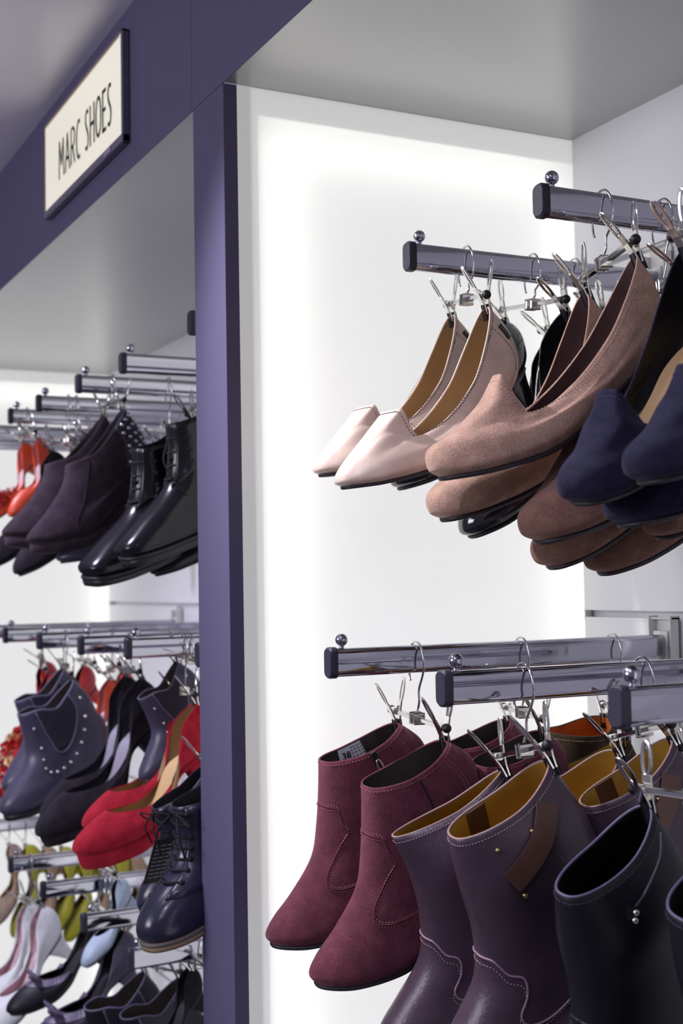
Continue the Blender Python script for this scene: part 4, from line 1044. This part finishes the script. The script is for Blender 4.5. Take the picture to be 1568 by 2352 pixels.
gp = 'taupe suede loafers'
mk_loafer(tp('S5'), 'taupe suede loafer with raised tongue, upper one of the lit pair', gp, 'taupe_suede')
mk_loafer(tp('S6'), 'taupe suede loafer hanging just under the upper lit one', gp, 'taupe_suede')
hg(-.998, 1.868, 'S6', 'S5', 'chrome clip hanger gripping the taupe suede loafers', H)
gp = 'brown suede loafers'
mk_loafer(tp('S7'), 'brown suede loafer left of the navy loafers, upper of the brown toes', gp, 'brown_suede')
mk_loafer(tp('S8'), 'brown suede loafer with its toe under the upper brown toe', gp, 'brown_suede')
hg(-.998, 1.868, 'S8', 'S7', 'chrome clip hanger of the first brown suede loafers', H)
mk_loafer(tp('S9'), 'brown suede loafer lowest of the group, below the navy loafers', gp, 'brown_suede')
mk_loafer(tp('S10'), 'brown suede loafer of which a sliver shows at the right edge', gp, 'brown_suede')
hg(-.998, 1.868, 'S9', 'S10', 'chrome clip hanger of the rear brown loafers, by the right edge', H)
gp = 'navy suede loafers'
for k, lb in (('N1', 'navy suede loafer, left of the two big navy toes'), ('N2', 'navy suede loafer at the right edge, right of the two big navy toes'),
              ('N3', 'dark navy suede loafer tucked below the two big navy toes'), ('N4', 'navy suede loafer beyond the right edge behind the big navy toes')):
    mk_loafer(tp(k), lb, gp, 'navy_suede', 'black_lining', 'tan_insole')
hg(-.770, 1.868, 'N1', 'N2', 'chrome clip hanger gripping the navy loafers at the upper right edge', H)
hg(-.770, 1.868, 'N3', 'N4', 'chrome clip hanger of the rear navy loafers', H)
# ------------------------------------------------------------ near bay, lower arms
gp = 'maroon suede ankle boots'
mk_boot(tp('M1'), 'maroon suede ankle boot with a white 38 size sticker, farthest left', gp, 'maroon_suede', size_label=True, puller=True)
mk_boot(tp('M2'), 'maroon suede ankle boot in front, toe pointing down left, lower than its twin', gp, 'maroon_suede')
hg(-1.238, 1.431, 'M1', 'M2', 'chrome clip hanger gripping the front maroon ankle boots', H)
mk_boot(tp('M3'), 'maroon suede ankle boot behind the front pair, only its collar showing', gp, 'maroon_suede')
mk_boot(tp('M4'), 'maroon suede ankle boot behind the front pair, nearer the aubergine boots', gp, 'maroon_suede')
hg(-1.238, 1.431, 'M3', 'M4', 'chrome clip hanger gripping the rear maroon ankle boots', H)
gp = 'dark suede boots with coloured lining'
mk_mid(tp('F1'), 'dark olive suede boot with rust orange lining, against the lit panel', gp, 'olive_suede', 'orange_fur', straps=False)
mk_mid(tp('F2'), 'dark suede boot with mustard lining, in front of the orange-lined boot', gp, 'olive_suede', 'mustard_lining', straps=False)
hg(-1.238, 1.431, 'F1', 'F2', 'chrome clip hanger gripping the dark suede lined boots', H)
gp = 'aubergine leather boots'
mk_mid(tp('P1'), 'aubergine leather boot with mustard lining, left of the front pair', gp, 'purple_leather', 'mustard_lining', edge='skived_edge', straps=False, wt=.017, f1=.086, b1=.226)
mk_mid(tp('P2'), 'aubergine leather boot with brown strap and wide open mustard collar, front centre', gp, 'purple_leather', 'mustard_lining', edge='skived_edge', wt=.029)
hg(-1.000, 1.420, 'P1', 'P2', 'chrome clip hanger gripping the front aubergine boots', H)
mk_mid(tp('P3'), 'aubergine leather boot with a brass rivet, behind the front aubergine pair', gp, 'purple_leather', 'mustard_lining', edge='skived_edge')
mk_mid(tp('P4'), 'aubergine leather boot at the right edge, behind the black boots', gp, 'purple_leather', 'mustard_lining', edge='skived_edge')
hg(-1.000, 1.420, 'P3', 'P4', 'chrome clip hanger gripping the rear aubergine boots', H)
gp = 'black leather boots'
mk_mid(tp('K1'), 'black leather boot with a slate collar edge and beaded cord, lower right', gp, 'black_leather', 'black_lining', th=M['black_edge'], straps=False, edge='black_edge', slit=True, wt=.026)
mk_mid(tp('K2'), 'black leather boot cut off by the lower right edge', gp, 'black_leather', 'black_lining', th=M['black_edge'], straps=False, edge='black_edge')
hg(-.783, 1.419, 'K1', 'K2', 'chrome clip hanger gripping the black leather boots', H)

# ------------------------------------------------------------ far bay, upper arms
gp = 'shiny black lace-up shoes'
mk_oxford(tp('O1'), 'shiny black square-toed lace-up shoe, left and lower of the pair', gp, 'black_box')
mk_oxford(tp('O2'), 'shiny black square-toed lace-up shoe with a long loose lace, beside the post', gp, 'black_box', tail=[(.004, -.004, -.004), (.028, -.03, -.03), (.034, -.012, -.09), (.038, .018, -.15), (.040, .05, -.205), (.036, .10, -.245)])
hg(-1.920, 1.853, 'O1', 'O2', 'clip hanger gripping the shiny black lace-up shoes', H)
mk_slip(tp('X1'), 'slate black shoe whose toe shows under the platform booties', 'dark shoes behind', 'slate_leather')
hg(-2.155, 1.855, 'X1', 'X1', 'clip hanger of the slate shoe behind the platform booties', H, solo=.1)
mk_slip(tp('X2'), 'black shoe whose toe shows low under the lace-up shoes beside the post', 'dark shoes behind', 'black_box')
hg(-1.920, 1.853, 'X2', 'X2', 'clip hanger of the black shoe behind the lace-up shoes', H, solo=.1)
gp = 'plum suede platform booties'
mk_wedge(tp('W1'), 'dark plum suede platform bootie, left of the pair', gp, 'plum_suede')
mk_wedge(tp('W2'), 'dark plum suede platform bootie with silver studs at the heel', gp, 'plum_suede', studs=True)
hg(-2.155, 1.855, 'W1', 'W2', 'clip hanger gripping the plum platform booties', H)
gp = 'black shoes under the booties'
mk_pump(tp('Y1'), 'black court shoe under the platform booties', gp, 'black_suede', h=.05)
mk_pump(tp('Y2'), 'black court shoe under the booties at the left edge', gp, 'black_suede', h=.05)
hg(-2.425, 1.857, 'Y2', 'Y1', 'clip hanger of the black court shoes behind the booties', H)
gp = 'orange and red shoes'
mk_pump(tp('G1'), 'orange heeled shoe hanging left of the plum booties', gp, 'orange_leather', lin='sandal_sole', ins='pale_insole', h=.07)
mk_pump(tp('G2'), 'orange shoe with red fringe at the left edge', gp, 'orange_leather', lin='sandal_sole', ins='pale_insole', fringe=True, h=.07)
hg(-2.655, 1.861, 'G2', 'G1', 'clip hanger gripping the orange fringed shoes', H)
mk_pump(tp('G3'), 'red and white shoe whose toe peeks out below the booties', gp, 'red_gloss', lin='sandal_sole', ins='pale_insole', h=.07)
hg(-2.425, 1.857, 'G3', 'G3', 'clip hanger of the red and white shoe behind the booties', H, solo=.1)

# ------------------------------------------------------------ far bay, middle arms
gp = 'studded chelsea boots'
mk_chelsea(tp('C1'), 'slate chelsea boot with silver studs round its gore, front one', gp, 'slate_leather')
mk_chelsea(tp('C2'), 'slate chelsea boot with studs, behind and left of its twin', gp, 'slate_leather')
hg(-2.430, 1.417, 'C2', 'C1', 'clip hanger gripping the studded chelsea boots', H)
gp = 'black suede court shoes'
mk_pump(tp('Q1'), 'black suede platform court shoe with silver grey insole, beside the red shoe', gp, 'black_suede', ins='grey_insole', h=.075, round_=.8, toeh=.030, throat=.060, top=.064, plat=.014, gore=True, bot=(.5, .5))
mk_pump(tp('Q2'), 'black suede platform court shoe behind the one with the visible grey insole', gp, 'black_suede', ins='grey_insole', h=.075, round_=.8, toeh=.030, throat=.060, top=.064, plat=.014, bot=(.5, .5))
hg(-2.155, 1.418, 'Q2', 'Q1', 'clip hanger gripping the black suede court shoes', H)
gp = 'red suede platform shoes'
kr = dict(h=.08, round_=.8, toeh=.030, throat=.060, top=.062, plat=.020, lin='tan_lining', ins='tan_insole', bot=(.45, .5))
mk_pump(tp('R1'), 'red suede platform court shoe, farther and left of the pair', gp, 'red_suede', **kr)
mk_pump(tp('R2'), 'red suede platform court shoe with tan insole, in front beside the post', gp, 'red_suede', **kr)
hg(-1.900, 1.422, 'R1', 'R2', 'clip hanger gripping the red platform shoes', H)
gp = 'navy lace-up boots'
mk_lace(tp('L1'), 'navy leather lace-up boot, behind and left of its twin', gp, 'navy_leather')
mk_lace(tp('L2'), 'navy leather lace-up boot with black laces, against the post', gp, 'navy_leather')
hg(-1.615, 1.424, 'L1', 'L2', 'clip hanger holding the navy lace-up boots, half behind the post', H)
# care tag hanging on a thread from the navy boot's laces
tg_ = tag(empty('swing_tag', (-1.620, -0.002, 1.178), (0, R(4), R(12)), .80), 'black rectangular swing tag hanging from the laces of the navy boot', 'tag')
bm = bmesh.new(); box(bm, -.0004, .0004, -.022, .012, -.068, 0, 0)
for v in bm.verts: v.co.y += -v.co.z*-.30
link('card', bm, M['card'], tg_)
bm = bmesh.new()
for k in range(9):
    for j in range(3):
        z = -.012-.006*k; y = -.017+.0105*j+z*.30; box(bm, .0004, .0006, y, y+.0085, z, z+.0018)
link('print', bm, M['card_ink'], tg_)
bm = bmesh.new(); tube(bm, smooth_path([(0, -.005, -.002), (.004, .004, .02), (.008, .020, .045)], 6), .0006, 5); link('string', bm, M['black_lace'], tg_, True)
gp = 'shoes behind the red platforms'
mk_chelsea(tp('V1'), 'slate boot with studs hanging between the black and the red shoes', gp, 'slate_leather')
mk_pump(tp('V2'), 'orange shoe showing above the red platform shoe', gp, 'orange_leather', lin='sandal_sole', ins='pale_insole', h=.08)
hg(-1.900, 1.422, 'V1', 'V2', 'clip hanger behind the red platform shoes', H)
gp = 'glossy red and gold shoes'
mk_pump(tp('U1'), 'glossy red ruffled shoe with gold folds at the left edge', gp, 'red_gloss', ruffle=True, h=.07)
mk_pump(tp('U2'), 'glossy red ruffled shoe behind the left chelsea boot', gp, 'red_gloss', ruffle=True, h=.07)
hg(-2.710, 1.419, 'U2', 'U1', 'clip hanger gripping the red ruffled shoes', H)
gp = 'orange and red shoes behind the chelsea boots'
mk_pump(tp('U3'), 'orange red shoe between the chelsea boots and the black court shoe', gp, 'orange_leather', lin='sandal_sole', ins='pale_insole', h=.07)
mk_pump(tp('U4'), 'bright orange strap shoe right behind the black court shoe', gp, 'orange_leather', lin='sandal_sole', ins='pale_insole', h=.07)
hg(-2.430, 1.417, 'U3', 'U4', 'clip hanger of the orange shoes behind the chelsea boots', H)
mk_pump(tp('U5'), 'red ruffled shoe farther back between the chelsea boots\' collars', gp, 'red_gloss', ruffle=True, h=.07)
hg(-2.710, 1.419, 'U5', 'U5', 'clip hanger of the red ruffled shoe farther back', H, solo=.1)

# ------------------------------------------------------------ far bay, bottom arms
gp = 'pale blue leather court shoes'
mk_pump(tp('D1'), 'pale blue leather court shoe cut by the lower left edge, the farther one', gp, 'mint_leather', lin='spot_insole', ins='spot_insole', h=.04)
mk_pump(tp('D2'), 'pale blue leather court shoe with patterned insole at the lower left', gp, 'mint_leather', lin='spot_insole', ins='spot_insole', h=.04)
hg(-2.670, .965, 'D1', 'D2', 'clip hanger gripping the pale blue shoes at the lower left', H)
gp = 'dark court shoes with bows'
mk_pump(tp('E1'), 'black leather shoe with a slate bow, toe at the bottom left', gp, 'black_leather', h=.05, bow=True)
mk_pump(tp('E2'), 'slate leather shoe with a bow, right of the black one', gp, 'slate_leather', h=.05, bow=True)
hg(-2.412, .966, 'E1', 'E2', 'clip hanger gripping the shoes with bows', H)
mk_pump(tp('T1'), 'pale blue shoe behind the clip above the bow shoes', None, 'blue_pale', h=.04)
hg(-2.412, .966, 'T1', 'T1', 'clip hanger of the single pale blue shoe behind the bow shoes', H, solo=.1)
gp = 'low black boots'
mk_chelsea(tp('H1'), 'black ankle boot at the bottom, left of the two open collars', gp, 'black_leather', studs=False)
mk_chelsea(tp('H2'), 'black ankle boot at the bottom, right of the two open collars', gp, 'black_leather', studs=False)
hg(-2.145, .966, 'H1', 'H2', 'clip hanger gripping the black ankle boots at the bottom', H)
gp = 'charcoal court shoes'
mk_pump(tp('J1'), 'charcoal court shoe at the bottom beside the post, left one', gp, 'black_suede', h=.05)
mk_pump(tp('J2'), 'charcoal court shoe against the post at the bottom, right one', gp, 'black_suede', h=.05)
hg(-1.900, .967, 'J1', 'J2', 'clip hanger at the bottom beside the post', H)
gp = 'yellow and tan shoes in the back'
for k, (c, lb) in enumerate([('taupe_pale', 'pale taupe suede shoe at the left edge above the pale blue shoes'), ('yellow_leather', 'first yellow green shoe from the left edge in the back row'),
        ('tan_leather', 'tan shoe between the first yellow green shoes'), ('yellow_leather', 'yellow green shoe behind the hanger of the pale blue shoes'), ('yellow_leather', 'yellow green shoe right of the hanger of the pale blue shoes'),
        ('tan_leather', 'tan shoe in the back row under the middle of the arm'), ('yellow_leather', 'yellow green shoe farthest right in the back row'), ('tan_leather', 'tan shoe just left of the swing tag, in the back row')]):
    kk = 'Z%d' % (k+1)
    mk_pump(tp(kk), lb, gp, c, lin='tan_lining', ins='tan_insole', h=.05)
    # simple single clip hook for each
    p = Vector(T[kk][3]); t = tag(empty('clip_hook', p), 'clip hook holding the '+lb.replace(' above the pale blue shoes', '').replace('in the back row', 'behind'), 'hook', 'clip hooks of the back row')
    bm = bmesh.new(); dz = .967-p.z
    tube(bm, smooth_path([(-.010, 0, dz-.028), (-.012, 0, dz-.012), (0, 0, dz), (.012, 0, dz-.012), (.010, 0, dz-.03), (0, 0, dz-.05), (0, 0, .012)], 6), .0013, 6); link('hook', bm, M['wire'], t, True)
    clip(t, Vector((0, -.004, .014)), Vector((0, .3, -.95)).normalized(), Vector((0, .95, .3)).normalized(), Vector((1, 0, 0)))
